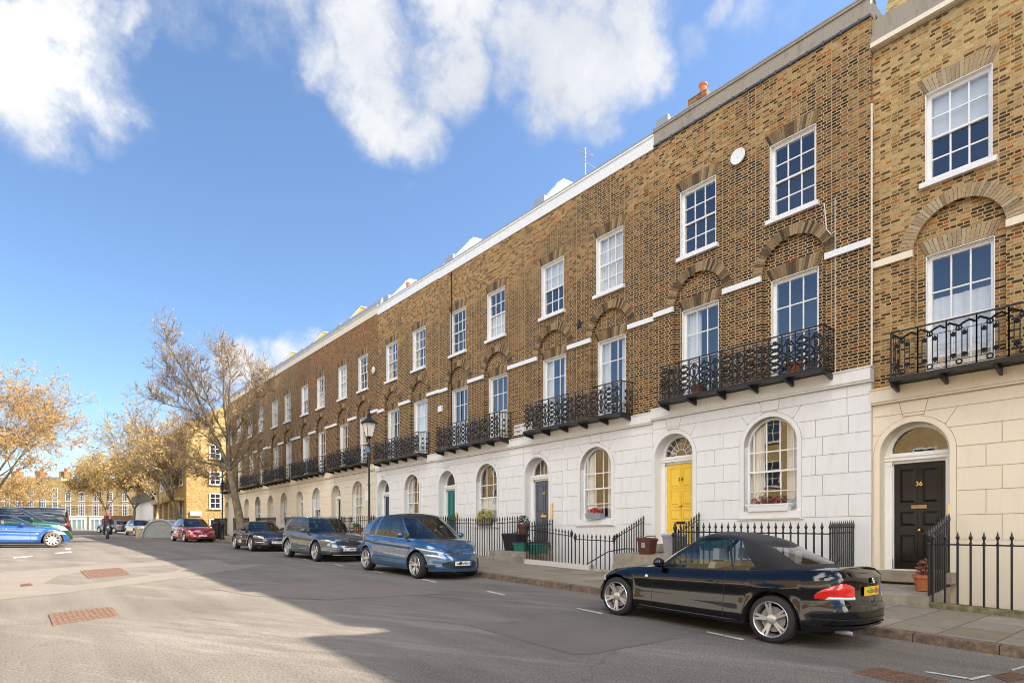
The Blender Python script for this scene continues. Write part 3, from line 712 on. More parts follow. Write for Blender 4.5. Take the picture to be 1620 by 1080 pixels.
    for (kk, y, x, z, s_) in ((1, 4.7, 1.0, 12.55, .8), (4, 4.4, 1.0, 12.35, .8)):
        if k == kk:
            cp = MB(); cp.box(X + x - .3, X + x + .3, y - .3, y + .3, 11.4, z - .12); co = cp.build('chimney_stack', M['brick_red'], root, off)
            pp = MB(); pp.lathe([(.13 * s_, z - .12), (.11 * s_, z + .02), (.12 * s_, z + .3 * s_), (.15 * s_, z + .32 * s_), (.15 * s_, z + .38 * s_), (.1 * s_, z + .38 * s_)], 12, (X + x, y, 0)); pp.build('chimney_pot', M['terracotta'], co, off, smooth=False)
    # closed shell behind the front, dark rooms
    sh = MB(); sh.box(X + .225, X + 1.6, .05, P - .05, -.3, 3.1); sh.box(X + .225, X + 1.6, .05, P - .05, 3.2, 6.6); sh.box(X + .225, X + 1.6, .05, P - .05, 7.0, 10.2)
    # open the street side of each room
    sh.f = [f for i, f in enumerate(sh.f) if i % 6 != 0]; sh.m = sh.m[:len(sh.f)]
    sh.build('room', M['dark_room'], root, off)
    bk = MB(); bk.box(X + 1.7, X + 8, .02, P - .02, -1, 11.3); bk.build('rear_wall', M['brick_far'], root, off)
    sc_ = MB(); sc_.box(X + .2, X + 8, -.0 if k else .0, .04, -3, 11.3 if k else 10.8); sc_.box(X + .2, X + 8, P - .04, P - .003, -3, 11.3 if k else 10.8); sc_.build('flank_wall', B, root, off)
    if h['bal']: add_balcony(root, off, h['bal'][0], h['bal'][1], 3.66, h['bal'][2])
    return root, off
roots = []
for k in range(10): roots.append(make_house(k))
# single fittings of single houses
r1, o1 = roots[1]
m = MB(); m.lathe([(.02, 14.02), (.19, 14.0), (.2, 14.015), (.17, 14.04)], 20, (0, 3.02, 9.55), axis='x'); m.box(14.0, 14.1, 3.0, 3.04, 9.53, 9.57); m.build('satellite_dish', M['white'], r1, o1, smooth=False)
m = MB(); m.tube([(14.09, .72, 3.6), (14.085, .72, 7.55)], .009, 5); m.tube([(14.08, .95, 7.5), (14.08, .9, 6.9), (14.08, .8, 6.75), (14.08, .72, 6.8)], .012, 5); m.build('cable', M['offwhite'], r1, o1)
m = MB(); m.tube([(14.06, -.03, 3.62), (14.06, -.03, 9.2)], .02, 6); m.build('downpipe', M['cream_stucco'], r1, o1)
m = MB(); m.lathe([(.0, .0), (.005, 0)], 5)
st = [(0.16 * (1 if i % 2 == 0 else .4) * cos(i * pi / 5 + .3), 0.16 * (1 if i % 2 == 0 else .4) * sin(i * pi / 5 + .3)) for i in range(10)]
r2, o2 = roots[2]
m = MB(); m.prism_x([(2.94 + a, 6.92 + b) for a, b in st], 14.06, 14.1); m.build('wall_tie_star', M['iron'], r2, o2)
m = MB(); m.tube([(14.01, 3.6, .45), (14.01, 3.6, 3.28)], .016, 6); m.build('downpipe', M['white'], r2, o2)
m = MB(); m.box(13.99, 14.02, 4.11, 4.19, .72, 1.2); m.build('door_entry_panel', M['brass'], r2, o2)
r3, o3 = roots[3]
sg = MB(); sg.box(14.06, 14.1, -.42, .58, 3.76, 4.12); so = sg.build('street_name_sign', M['sign_white'], r3, o3)
for i, (s_, z) in enumerate((('GREAT PERCY', 4.02), ('STREET', 3.86))): text_mesh(s_, .135 if i == 0 else .13, M['sign_black'], so, 'lettering', (14.055 - 14.1, 0.55, z - ZB), (pi / 2, 0, -pi / 2), .002, 'LEFT')
m = MB(); m.tube([(14.07, 4.66, 3.62), (14.07, 4.66, 11.1)], .02, 5); m.build('downpipe', M['iron'], r3, o3)
m = MB(); m.box(13.99, 14.02, 4.14, 4.2, .75, 1.05); m.build('doorbell', M['brass'], r3, o3)
m = MB(); m.box(14.0, 14.1, 5.35, 5.6, 5.4, 5.65); m.build('alarm_box', M['white'], r3, o3)
r5, o5 = roots[5]
m = MB(); m.ball((14.03, 0.35, 8.35), .17, 10, 6, sq=(.5, 1, 1.15)); m.build('alarm_box', M['pale_cream'], r5, o5, smooth=True)
r0, o0 = roots[0]
m = MB(); m.box(14.3, 14.33, 4.27, 4.34, .75, 1.15); m.build('door_entry_panel', M['brass'], r0, o0)
m = MB(); m.box(14.33, 14.36, 5.5, 5.57, 1.05, 1.2); m.build('doorbell', M['black_plastic'], r0, o0)
m = MB(); m.box(14.0, 14.02, 1.9, 2.9, -.82, -.7); m.build('air_brick', M['terracotta'], r0, o0)
# ---------------------------------------------------------------- road, pavement, ground
def strip_sheet(name, x0, x1, t0, t1, dz, mat, nx=2, step=2.0, kind='structure', x_of=None):
    m = MB(); n = max(1, int((t1 - t0) / step)); ts = [t0 + (t1 - t0) * i / n for i in range(n + 1)]
    for t in ts:
        for j in range(nx): m.v.append((x0 + (x1 - x0) * j / (nx - 1), t, g(t) + dz))
    for i in range(n):
        for j in range(nx - 1):
            b = i * nx + j; m.f.append((b, b + 1, b + nx + 1, b + nx)); m.m.append(0)
    o = m.build(name, mat); o['kind'] = kind; return o
def asphalt():
    t = NT('asphalt'); c = t.coord(); x, y, z = t.sep(c); v = t.comb(x, y, 0.0)
    base = t.ramp(t.noise(v, .35, 6, .6), [(.3, (.185, .163, .138)), (.7, (.25, .221, .188))])
    lanes = t.comb(t.math('MULTIPLY', x, .9), t.math('MULTIPLY', y, .06), 0.0)
    base = t.mix(.8, base, t.ramp(t.noise(lanes, 1.0, 5, .65), [(.38, .72), (.62, 1.05)]), 'MULTIPLY')
    spots = t.ramp(t.noise(v, 2.3, 5, .7), [(.60, 0.0), (.72, 1.0)])
    base = t.mix(t.math('MULTIPLY', spots, .3), base, (.07, .06, .055))
    scr = t.comb(t.math('ADD', t.math('MULTIPLY', x, .9), t.math('MULTIPLY', y, .5)), t.math('MULTIPLY', y, .12), 0.0)
    base = t.mix(t.math('MULTIPLY', t.ramp(t.noise(scr, 1.6, 7, .75), [(.52, 0.0), (.62, 1.0)]), .5), base, (.33, .30, .265))
    agg = t.noise(v, 40, 6, .85); base = t.mix(.95, base, t.ramp(agg, [(.40, .34), (.5, .84), (.57, 1.15)]), 'MULTIPLY')
    vc = t.new('ShaderNodeTexVoronoi', feature='DISTANCE_TO_EDGE'); vc.inputs['Scale'].default_value = .16; wv_ = t.new('ShaderNodeVectorMath', operation='MULTIPLY_ADD'); wn_ = t.new('ShaderNodeTexNoise'); wn_.inputs['Scale'].default_value = 1.5; wn_.inputs['Detail'].default_value = 6; t.l(v, wn_.inputs['Vector']); t.l(wn_.outputs['Color'], wv_.inputs[0]); wv_.inputs[1].default_value = (.9, .9, 0); t.l(v, wv_.inputs[2]); t.l(wv_.outputs[0], vc.inputs['Vector'])
    base = t.mix(t.ramp(vc.outputs['Distance'], [(0.0, .45), (.0035, 0.0)]), base, (.07, .06, .05))
    oil = t.ramp(t.noise(v, .9, 3, .5), [(.66, 0.0), (.74, .4)]); base = t.mix(oil, base, (.09, .08, .07))
    vo = t.new('ShaderNodeTexVoronoi'); vo.inputs['Scale'].default_value = 42; t.l(v, vo.inputs['Vector'])
    sp = t.ramp(vo.outputs['Distance'], [(.08, 1.0), (.2, 0.0)]); base = t.mix(t.math('MULTIPLY', sp, .5), base, (.40, .37, .33))
    t.set(col=base, rough=.88, spec=.3); t.bump(t.math('ADD', agg, t.math('MULTIPLY', vo.outputs['Distance'], .6)), .55, .012); return t.mat
M['asphalt'] = asphalt()
def patch_mat(name, col, col2):
    t = NT(name); c = t.coord(); x, y, z = t.sep(c); v = t.comb(x, y, 0.0); agg = t.noise(v, 60, 3, .7)
    base = t.ramp(t.noise(v, 1.2, 6, .65), [(.3, col), (.7, col2)]); base = t.mix(.7, base, t.ramp(agg, [(.34, .4), (.6, 1.0)]), 'MULTIPLY')
    t.set(col=base, rough=.9); t.bump(agg, .4, .008); return t.mat
M['patch_dark'] = patch_mat('newer_asphalt', (.15, .13, .112), (.195, .17, .145))
M['patch_pale'] = patch_mat('worn_asphalt', (.215, .19, .158), (.27, .235, .195))
M['patch_pink'] = patch_mat('reddish_asphalt', (.185, .155, .13), (.235, .195, .165))
M['tar'] = plain('tar_seam', (.15, .13, .11), .85)
M['ground'] = plain('ground_earth', (.13, .12, .10), .95, .3, .5)
def slabs():
    t = NT('york_paving'); c = t.coord(); x, y, z = t.sep(c); v = t.comb(x, y, 0.0)
    b = t.new('ShaderNodeTexBrick', offset=.37, squash=1.3, squash_frequency=2); t.l(t.comb(x, y, 0.0), b.inputs['Vector'])
    t.l(t.comb(t.math('ADD', x, .1), y, 0.0), b.inputs['Vector'])
    for k, val in (('Color1', (0, 0, 0, 1)), ('Color2', (1, 1, 1, 1)), ('Mortar', (.5, .5, .5, 1)), ('Scale', 1), ('Mortar Size', .010), ('Mortar Smooth', .3), ('Brick Width', .84), ('Row Height', .66)): b.inputs[k].default_value = val
    col = t.ramp(b.outputs['Color'], [(0, (.27, .21, .14)), (.35, (.33, .27, .19)), (.7, (.30, .255, .20)), (1, (.40, .33, .24))])
    col = t.mix(.6, col, t.ramp(t.noise(v, 3, 6, .7), [(.3, .6), (.7, 1.0)]), 'MULTIPLY')
    col = t.mix(.35, col, t.ramp(t.noise(v, 45, 3, .6), [(.3, .6), (.7, 1.0)]), 'MULTIPLY')
    col = t.mix(t.math('MULTIPLY', t.ramp(t.noise(v, .8, 5, .7), [(.5, 0.0), (.7, 1.0)]), .3), col, (.13, .13, .06))
    col = t.mix(t.math('MULTIPLY', b.outputs['Fac'], .85), col, (.06, .045, .03))
    t.set(col=col, rough=.85); t.bump(t.math('ADD', t.math('SUBTRACT', 1.0, b.outputs['Fac']), t.math('MULTIPLY', t.noise(v, 20, 4), .4)), .5, .01); return t.mat
M['slabs'] = slabs()
def kerb_mat():
    t = NT('granite_kerb'); c = t.coord(); x, y, z = t.sep(c)
    n = t.noise(t.comb(x, y, z), 9, 6, .7); col = t.ramp(n, [(.3, (.07, .05, .035)), (.55, (.17, .12, .085)), (.75, (.3, .24, .18))])
    saw = t.math('FRACT', t.math('MULTIPLY', y, 1.05)); j = t.ramp(saw, [(.0, 0.0), (.012, 0.0), (.02, 1.0), (.99, 1.0)])
    t.set(col=t.mix(.9, col, j, 'MULTIPLY'), rough=.85); t.bump(n, .6, .012); return t.mat
M['kerb'] = kerb_mat()
strip_sheet('ground', -500, 500, -300, 900, -.42, M['ground'], 5, 6)
strip_sheet('road', -45, 9.6, -60, 150, 0, M['asphalt'], 2, 2)
pv = MB(); ts = [-40 + 1.5 * i for i in range(65)]
for t in ts:
    pv.v += [(9.75, t, g(t) + .125), (12.74, t, g(t) + .15)]
for i in range(len(ts) - 1): pv.f.append((2 * i, 2 * i + 1, 2 * i + 3, 2 * i + 2)); pv.m.append(0)
o = pv.build('pavement', M['slabs']); o['kind'] = 'structure'
kb = MB()
for a, b in zip(ts[:-1], ts[1:]):
    kb.hexa([(9.595, a, g(a) - .2), (9.62, a, g(a) + .118), (9.595, b, g(b) - .2), (9.62, b, g(b) + .118), (9.752, a, g(a) - .2), (9.752, a, g(a) + .13), (9.752, b, g(b) - .2), (9.752, b, g(b) + .13)])
o = kb.build('kerb', M['kerb']); o['kind'] = 'structure'
def road_poly(name, pts, mat, dz=.004, kind='structure', **k):
    """flat polygon on the road from (x, t) points, cut finely enough to follow the slope"""
    m = MB(); m.add([(x, t, g(t) + dz) for x, t in pts], [tuple(range(len(pts)))]); o = m.build(name, mat); o['kind'] = kind; return o
def road_px(name, px, mat, dz=.004, kind='structure'):
    out = []
    for (u, v) in px:
        Y = 10.0
        for _ in range(80):
            x, t = pt(u, Y); Y = .5 * Y + .5 * (FPX * (-(g(t) + dz)) / (v - VY))
        out.append(pt(u, Y))
    return road_poly(name, out, mat, dz, kind)
road_px('road_patch', [(740, 988), (905, 973), (1078, 1008), (935, 1034), (905, 1034)], M['patch_dark'])
road_px('road_patch', [(0, 905), (150, 893), (330, 884), (420, 893), (240, 920), (80, 940), (0, 948)], M['patch_pale'])
road_px('road_patch', [(330, 930), (520, 918), (640, 925), (700, 938), (520, 948), (400, 942)], M['patch_pink'], .005)
road_px('road_patch', [(350, 887), (440, 883), (455, 889), (365, 893)], M['patch_dark'], .006)
# painted bay marks
for q in ([(1116, 999), (1119, 998), (1178, 1010), (1174, 1012)], [(911, 962), (915, 961), (955, 969), (951, 971)], [(769, 935), (773, 934), (801, 940), (797, 941)],
          [(1462, 1062), (1466, 1061), (1532, 1071), (1528, 1073)], [(1530, 1073), (1563, 1066), (1570, 1067), (1538, 1075)], [(1600, 1058), (1620, 1052), (1622, 1054), (1602, 1060)],
          [(666, 915.5), (670, 915), (692, 920), (688, 920.8)], [(590, 903), (594, 902.5), (608, 905), (604, 905.8)], [(528, 892), (531, 891.7), (544, 894), (541, 894.6)], [(478, 884), (481, 883.7), (490, 885.4), (487, 886)],
          [(86, 874), (112, 871.5), (114, 873), (90, 875.5)], [(20, 881), (50, 878.5), (52, 880), (22, 882.6)], [(103, 867), (111, 866), (112, 868), (104, 869)]):
    road_px('road_marking', q, M['paint_line'], .010)
def cover(label, px, bars=True, cat='utility cover'):
    out = []
    for (u, v) in px:
        Y = 10.0
        for _ in range(80):
            x, t = pt(u, Y); Y = .5 * Y + .5 * (FPX * (-(g(t) + .012)) / (v - VY))
        out.append(pt(u, Y))
    cx = sum(p[0] for p in out) / 4; ct = sum(p[1] for p in out) / 4
    e = empty('utility_cover', (cx, ct, g(ct)), 0, label, cat, 'rusty iron covers set in the road')
    m = MB(); P3 = [Vector((x, t, g(t) + .012)) for x, t in out]
    m.add([tuple(p) for p in P3] + [(p.x, p.y, p.z - .03) for p in P3], [(0, 1, 2, 3), (0, 4, 5, 1), (1, 5, 6, 2), (2, 6, 7, 3), (3, 7, 4, 0)])
    m.build('cover_plate', M['rust'], e, (cx, ct, g(ct)))
    r = MB()
    for i in range(1, 12):
        a = P3[0].lerp(P3[1], i / 12); b = P3[3].lerp(P3[2], i / 12); c = P3[0].lerp(P3[1], i / 12 + .03); d = P3[3].lerp(P3[2], i / 12 + .03); z = Vector((0, 0, .007))
        r.hexa([tuple(a), tuple(a + z), tuple(b), tuple(b + z), tuple(c), tuple(c + z), tuple(d), tuple(d + z)])
    for i in (1, 2, 3):
        a = P3[0].lerp(P3[3], i / 4); b = P3[1].lerp(P3[2], i / 4); c = P3[0].lerp(P3[3], i / 4 + .02); d = P3[1].lerp(P3[2], i / 4 + .02); z = Vector((0, 0, .008))
        r.hexa([tuple(a), tuple(a + z), tuple(b), tuple(b + z), tuple(c), tuple(c + z), tuple(d), tuple(d + z)])
    r.build('raised_rib', M['rust'], e, (cx, ct, g(ct)))
cover('rusty ribbed rectangular iron cover in the road at the lower right', [(1350, 1062), (1392, 1055), (1500, 1077), (1440, 1083)])
cover('rusty iron cover at the very right lower corner beside a painted mark', [(1572, 1068), (1600, 1062), (1640, 1070), (1600, 1079)])
cover('larger rusty brown cover in the sunlit road, nearer one', [(76, 970), (176, 959), (188, 972), (84, 988)])
cover('rusty brown rectangular cover in the sunlit road, farther one', [(127, 902), (191, 897), (206, 908), (140, 914)])
cover('small worn cover flush with the sunlit asphalt', [(32, 924), (48, 922), (52, 925), (34, 927)])
# fallen leaves
lv = MB(); rl = random.Random(3)
for i in range(130):
    t = rl.uniform(.5, 14); x = rl.choice([rl.uniform(9.3, 9.58), rl.uniform(9.9, 12.6), rl.uniform(12.3, 12.65)]); z = g(t) + (.165 if x > 9.7 else .012); s = rl.uniform(.015, .04); a = rl.random() * 6
    lv.add([(x + s * cos(a), t + s * sin(a), z), (x + s * .6 * cos(a + 1.6), t + s * .6 * sin(a + 1.6), z + .012), (x - s * cos(a), t - s * sin(a), z + .004), (x + s * .6 * cos(a - 1.6), t + s * .6 * sin(a - 1.6), z)], [(0, 1, 2, 3)])
o = lv.build('fallen_leaves', M['dead_leaf']); tag(o, kind='stuff')
# ---------------------------------------------------------------- railings, plinths, slabs
def bar_mesh(kind):
    m = MB()
    if kind == 'spear': m.lathe([(.019, 0), (.019, 1.14), (.024, 1.15), (.024, 1.18), (.015, 1.19), (.017, 1.24), (.035, 1.28), (.020, 1.31), (.001, 1.40)], 6)
    elif kind == 'thin': m.lathe([(.0165, 0), (.0165, 1.24), (.029, 1.26), (.025, 1.29), (.001, 1.40)], 6)
    else: m.lathe([(.02, 0), (.02, 1.06), (.032, 1.08), (.024, 1.12), (.045, 1.2), (.05, 1.26), (.03, 1.33), (.001, 1.42)], 8)
    o = m.build('railing_bar', M['iron']); me = o.data; bpy.data.objects.remove(o); return me
BARS = {k: bar_mesh(k) for k in ('spear', 'thin', 'post')}
def railing(label, a, b, z0a, z0b, zt_a, zt_b, kind='spear', gap=.135, posts=(0, 1), group='black spiked railings in front of the terrace', thick_rail=False):
    """bars from ground points a to b (x, t); z0 = foot level, zt = tip level at either end"""
    A, B = Vector((a[0], a[1], 0)), Vector((b[0], b[1], 0)); L = (B - A).length; n = max(2, round(L / gap))
    e = empty('iron_railing', (a[0], a[1], z0a), 0, label, 'railing', group)
    for i in range(n + 1):
        q = i / n; p = A.lerp(B, q); zb = z0a + (z0b - z0a) * q; zt = zt_a + (zt_b - zt_a) * q
        kd = 'post' if (i == 0 and 0 in posts) or (i == n and 1 in posts) else kind
        o = bpy.data.objects.new('railing_bar' if kd != 'post' else 'end_post', BARS[kd]); COL.objects.link(o); o.parent = e
        o.location = (p.x - a[0], p.y - a[1], zb - z0a); o.scale = (1, 1, (zt - zb) / 1.4)
    m = MB()
    for f in (.135,):
        d = (B - A).normalized() * .0; w = .02
        za, zb_ = zt_a - (zt_a - z0a) * f * 1.35, zt_b - (zt_b - z0b) * f * 1.35
        m.tube([(a[0], a[1], za), (b[0], b[1], zb_)], [.013, .013], 4)
    m.build('top_rail', M['iron'], e, (a[0], a[1], z0a))
    return e
names = ['black door house 36', 'yellow door house 38', 'grey door house', 'teal door house', 'navy door house', 'black door house behind the lamp', 'dark green door house', 'house with dark reveals', 'house behind the street tree', 'last house of the terrace']
for k in range(10):
    t0 = T0 + P * (k - 1); zp = lambda t: g(t) + .15
    slab_y = (4.1, 5.95) if k else (4.22, 5.62); dzk = HOUSES[k]['dz']
    ya, yb = t0 + (.31 if k else -3.5), t0 + slab_y[0]
    # plinth
    m = MB(); zt_ = .1 if k != 2 else .14; xa, xb = 12.72, 12.96
    n = 8
    for i in range(n):
        p0, p1 = ya + (yb - ya) * i / n, ya + (yb - ya) * (i + 1) / n
        if k == 2 and i < 2: continue
        m.hexa([(xa, p0, zp(p0) - .5), (xa, p0, zp(p0) + zt_), (xa, p1, zp(p1) - .5), (xa, p1, zp(p1) + zt_), (xb, p0, zp(p0) - .5), (xb, p0, zp(p0) + zt_), (xb, p1, zp(p1) - .5), (xb, p1, zp(p1) + zt_)])
    o = m.build('railing_plinth', M['moss'] if k == 0 else (M['white_stucco'] if k == 2 else M['stone'])); tag(o, f'low {"mossy stone" if k == 0 else "white painted" if k == 2 else "stone"} plinth under the front railings of the {names[k]}', 'plinth', 'stone plinths under the railings')
    # entrance slab
    tm = t0 + (slab_y[0] + slab_y[1]) / 2; zs_ = zp(tm); zslab = max(zs_ + .22, min(-.46, -.2 + dzk - .2)) if k else -1.08
    if k and k > 3: zslab = max(zs_ + .12, -.42)
    m = MB(); m.hexa([(12.72, t0 + slab_y[0], zs_ - .9), (12.72, t0 + slab_y[0], zslab - .02), (12.72, t0 + slab_y[1], zs_ - .9), (12.72, t0 + slab_y[1], zslab - .02), (14.06, t0 + slab_y[0], zs_ - .9), (14.06, t0 + slab_y[0], zslab + (.12 if k == 0 else .03)), (14.06, t0 + slab_y[1], zs_ - .9), (14.06, t0 + slab_y[1], zslab + (.12 if k == 0 else .03))])
    m.box(12.70, 12.7199, t0 + slab_y[0] - .02, t0 + slab_y[1], zs_ - .9, zslab - .02)
    o = m.build('entrance_slab', M['stone']); tag(o, f'raised stone entrance slab at the {names[k]}', 'step', 'entrance slabs bridging to the front doors')
    if zslab - zs_ > .3:
        m2 = MB(); m2.box(12.42, 12.698, t0 + slab_y[0] + .25, t0 + slab_y[1] - .2, zs_ - .2, (zs_ + zslab) / 2 - .01); o = m2.build('stone_step', M['stone']); tag(o, f'single stone step up from the pavement to the {names[k]} slab', 'step', 'stone steps from the pavement')
    if k == 0:
        railing('front railings with spear tips at the right edge before the cream house 36', (12.84, yb - .05), (12.84, yb - 3.6), zp(yb) + .08, zp(yb - 3.6) + .08, zp(yb) + 1.38, zp(yb - 3.6) + 1.5, 'spear', .19, ())
        railing('short railing return beside the black door of house 36', (12.8, yb), (14.0, yb), zslab, zslab + .1, .0 + zp(yb) + 1.42, zslab + 1.55, 'thin', .13, (0,))
        continue
    top = {1: .33, 2: .42, 3: .5}.get(k, zp(ya) + 1.4)
    tf = lambda t: max(zp(t) + 1.3, .33 if k == 1 else .2) + (0 if k == 1 else .0)
    fk = dict(posts=(1,))
    if k == 1:
        railing('spear tipped front railing behind the black convertible, before the arched window of house 38', (12.84, ya + .0), (12.84, yb - .05), zp(ya) + .1, zp(yb) + .1, .31, .36, 'spear', .165, (1,))
        railing('close set railing return at the boundary between cream and white fronts', (12.86, ya), (14.0, ya), zp(ya) + .1, zp(ya) + .1, .33, .36, 'thin', .105, ())
    elif k == 2:
        railing('lower front railing on the white plinth before the grey door house', (12.84, ya + 1.75), (12.84, yb), zp(ya) + .14, zp(yb) + .14, .2, .45, 'thin', .14, (0, 1))
        railing('railing return climbing beside the slab left of the yellow door', (12.84, ya), (14.0, ya), -.5, -.45, .08, .62, 'thin', .105, (0,))
        railing('small railed gate to basement steps before the grey door house window', (12.84, ya + .1), (12.84, ya + 1.6), zp(ya) + .05, zp(ya + 1.6) + .05, .05, .1, 'thin', .16, (0, 1), 'basement gates in the railings')
        m = MB(); m.tube([(12.95, ya + 1.5, -.95), (13.2, ya + 1.3, -.75), (13.5, ya + .9, -.45), (13.7, ya + .4, -.35), (13.8, ya + .2, -.36)], .018, 5); m.tube([(13.8, ya + .2, -.36), (13.8, ya + .2, -1.2)], .014, 4)
        o = m.build('basement_handrail', M['iron']); tag(o, 'curved black handrail down to the basement behind the railed gate', 'handrail')
    else:
        railing(f'front railings with spear tips before the {names[k]} window', (12.84, ya), (12.84, yb), zp(ya) + .1, zp(yb) + .1, zp(ya) + 1.5, zp(yb) + 1.5, 'thin', .14, (0, 1))
        if k < 6: railing(f'railing return at the right side of the {names[k]} lightwell', (12.84, ya), (14.0, ya), zp(ya) + .1, zp(ya) + .2, zp(ya) + 1.5, zp(ya) + 1.6, 'thin', .12, ())
    if k < 6: railing(f'side railing of the entrance slab at the {names[k]}', (12.86, yb + .02), (14.0, yb + .02), zslab, zslab, {1: .1, 2: .48}.get(k, zslab + 1.25), {1: .66, 2: .62}.get(k, zslab + 1.4), 'thin', .12, (0,))
# ---------------------------------------------------------------- pots, bins, plants
def leaves(mb, c, r, n, s, rng, sq=(1, 1, 1), mi=0):
    for i in range(n):
        while True:
            p = Vector((rng.uniform(-1, 1), rng.uniform(-1, 1), rng.uniform(-1, 1)))
            if p.length < 1: break
        p = Vector((p.x * r * sq[0], p.y * r * sq[1], p.z * r * sq[2])) + Vector(c)
        a = Vector((rng.gauss(0, 1), rng.gauss(0, 1), rng.gauss(0, 1))).normalized(); b = a.orthogonal().normalized(); k = s * rng.uniform(.6, 1.3)
        mb.add([tuple(p + a * k), tuple(p + b * k * .4), tuple(p - a * k), tuple(p - b * k * .4)], [(0, 1, 2, 3)], mi)
def planter(name, label, cat, loc, size, mat, leafmat, lr, n, ls=.05, trough=False, group=None, sq=(1, 1, 1), seed=1, stalks=None):
    e = empty(name, loc, 0, label, cat, group); m = MB(); w, l, h = size; rng = random.Random(seed)
    if trough: m.hexa([(-w * .42, -l * .46, 0), (-w / 2, -l / 2, h), (-w * .42, l * .46, 0), (-w / 2, l / 2, h), (w * .42, -l * .46, 0), (w / 2, -l / 2, h), (w * .42, l * .46, 0), (w / 2, l / 2, h)]); m.box(-w * .53, w * .53, -l * .52, l * .52, h - .03, h + .005)
    else: m.lathe([(w * .36, 0), (w * .47, h * .78), (w * .54, h * .8), (w * .54, h), (w * .46, h), (w * .42, h * .9)], 14)
    m.build('planter_trough' if trough else 'pot_body', mat, e)
    f = MB()
    if stalks:
        for i in range(stalks):
            x, y = rng.uniform(-w * .3, w * .3), rng.uniform(-l * .4, l * .4); f.tube([(x, y, h * .8), (x + rng.uniform(-.04, .04), y + rng.uniform(-.06, .06), h + lr * rng.uniform(.7, 1.6))], .006, 3)
    leaves(f, (0, 0, h + lr * .5), lr, n, ls, rng, sq); f.build('foliage', leafmat, e); return e
planter('potted_plant', 'terracotta pot with a dry red plant on the slab beside the black door 36', 'plant pot', (13.35, T0 - P + 4.45, -1.03), (.36, .36, .3), M['terracotta'], M['red_plant'], .17, 160, .05, group='potted plants by front doors', seed=2, sq=(.8, .8, 1.3))
def wb(label, k, yc, x, z, ln, mat, lm, lr, n, seed, sq, ls=.04): planter('window_box', label, 'window box', (x, T0 + P * (k - 1) + yc, z), (.2, ln, .17), mat, lm, lr, n, ls, True, 'window boxes on the ground floor sills', sq, seed)
wb('slate blue window box of red flowers under the window left of the yellow door', 2, 2.15, 13.95, .62 - .08, .62, M['lead'], M['red_flower'], .16, 420, 5, (.6, 1.8, .7))
M['box_blue'] = plain('slate_blue_box', (.035, .06, .09), .5)
wb('window box with dried red stems along the sill of the white house 38 window', 1, 2.2, 14.0, .605, 1.05, M['white'], M['red_plant'], .17, 500, 6, (.4, 3.0, .8))
wb('window box overflowing with yellow green leaves beside the teal door', 3, 2.15, 13.93, .45, .9, M['stone'], M['leaf_yellowgreen'], .3, 650, 7, (.6, 1.6, 1.0), .06)
wb('terracotta window box of green plants just left of the street lamp post', 5, 2.0, 13.85, .3, 1.0, M['terracotta'], M['leaf_green'], .22, 300, 8, (.6, 2.2, .7), .05)
def balplant(k, y, z, label, mat, s, lm=None, n=120, seed=1):
    planter('balcony_pot', label, 'plant pot', (13.78, T0 + P * (k - 1) + y, z + HOUSES[k]['dz']), (s, s, s * .8), mat, lm or M['leaf_green'], s * .6, n, .04, group='plant pots on the balconies', seed=seed)
balplant(1, 1.5, 3.68, 'square terracotta pot at the right window of the yellow door house balcony', M['terracotta'], .36, n=30, seed=3)
balplant(1, 4.05, 3.68, 'terracotta pot with pale flowers on the left of the yellow door house balcony', M['terracotta'], .32, M['pale_seat'], 90, 4)
balplant(1, 4.6, 3.68, 'stone pot of green leaves at the left end of the yellow door house balcony', M['stone'], .3, None, 160, 5)
balplant(6, 1.9, 3.68, 'large black pot on the balcony of the dark green door house', M['black_plastic'], .5, None, 200, 6)
balplant(6, 4.0, 3.68, 'bushy green plant on the balcony of the dark green door house', M['black_plastic'], .4, None, 320, 7)
balplant(5, 2.6, 3.68, 'black planter on the balcony behind the street lamp', M['black_plastic'], .5, None, 60, 9)
# bins on the slabs
def tapered_bin(name, label, loc, w, l, h, mat, lidmat, group='bins at the front doors', lab=False, rz=0, cat='bin'):
    e = empty(name, loc, rz, label, cat, group); m = MB()
    m.hexa([(-w * .4, -l * .4, 0), (-w / 2, -l / 2, h), (-w * .4, l * .4, 0), (-w / 2, l / 2, h), (w * .4, -l * .4, 0), (w / 2, -l / 2, h), (w * .4, l * .4, 0), (w / 2, l / 2, h)]); m.box(-w * .53, w * .53, -l * .53, l * .53, h - .05, h - .002)
    m.build('bin_body', mat, e); q = MB(); q.hexa([(-w * .56, -l * .56, h), (-w * .5, -l * .5, h + .05), (-w * .56, l * .56, h), (-w * .5, l * .5, h + .05), (w * .56, -l * .56, h), (w * .5, -l * .5, h + .03), (w * .56, l * .56, h), (w * .5, l * .5, h + .03)]); q.tube([(w * .3, -l * .45, h + .04), (w * .5, -l * .3, h + .09), (w * .5, l * .3, h + .09), (w * .3, l * .45, h + .04)], .015, 5)
    q.build('bin_lid', lidmat, e)
    if lab: s = MB(); s.box(-w * .5 - .004, -w * .5 + .02, -.05, .06, h * .45, h * .8); s.build('bin_label', M['smudge_grey'], e)
    return e
tapered_bin('food_waste_bin', 'small brown food waste bin on the slab left of the yellow door', (12.95, 9.98, -.48), .34, .40, .4, M['brown_plastic'], M['brown_plastic'], lab=True)
tapered_bin('dustbin', 'pale grey dustbin with lid on the slab in front of the yellow door', (13.25, 9.35, -.47), .42, .46, .5, M['smudge_grey'], M['grey_plastic'])
tapered_bin('wheeled_bin', 'black bin behind the railings right of the leafy window box', (13.3, 15.85, -.56), .55, .75, .62, M['black_plastic'], M['black_plastic'])
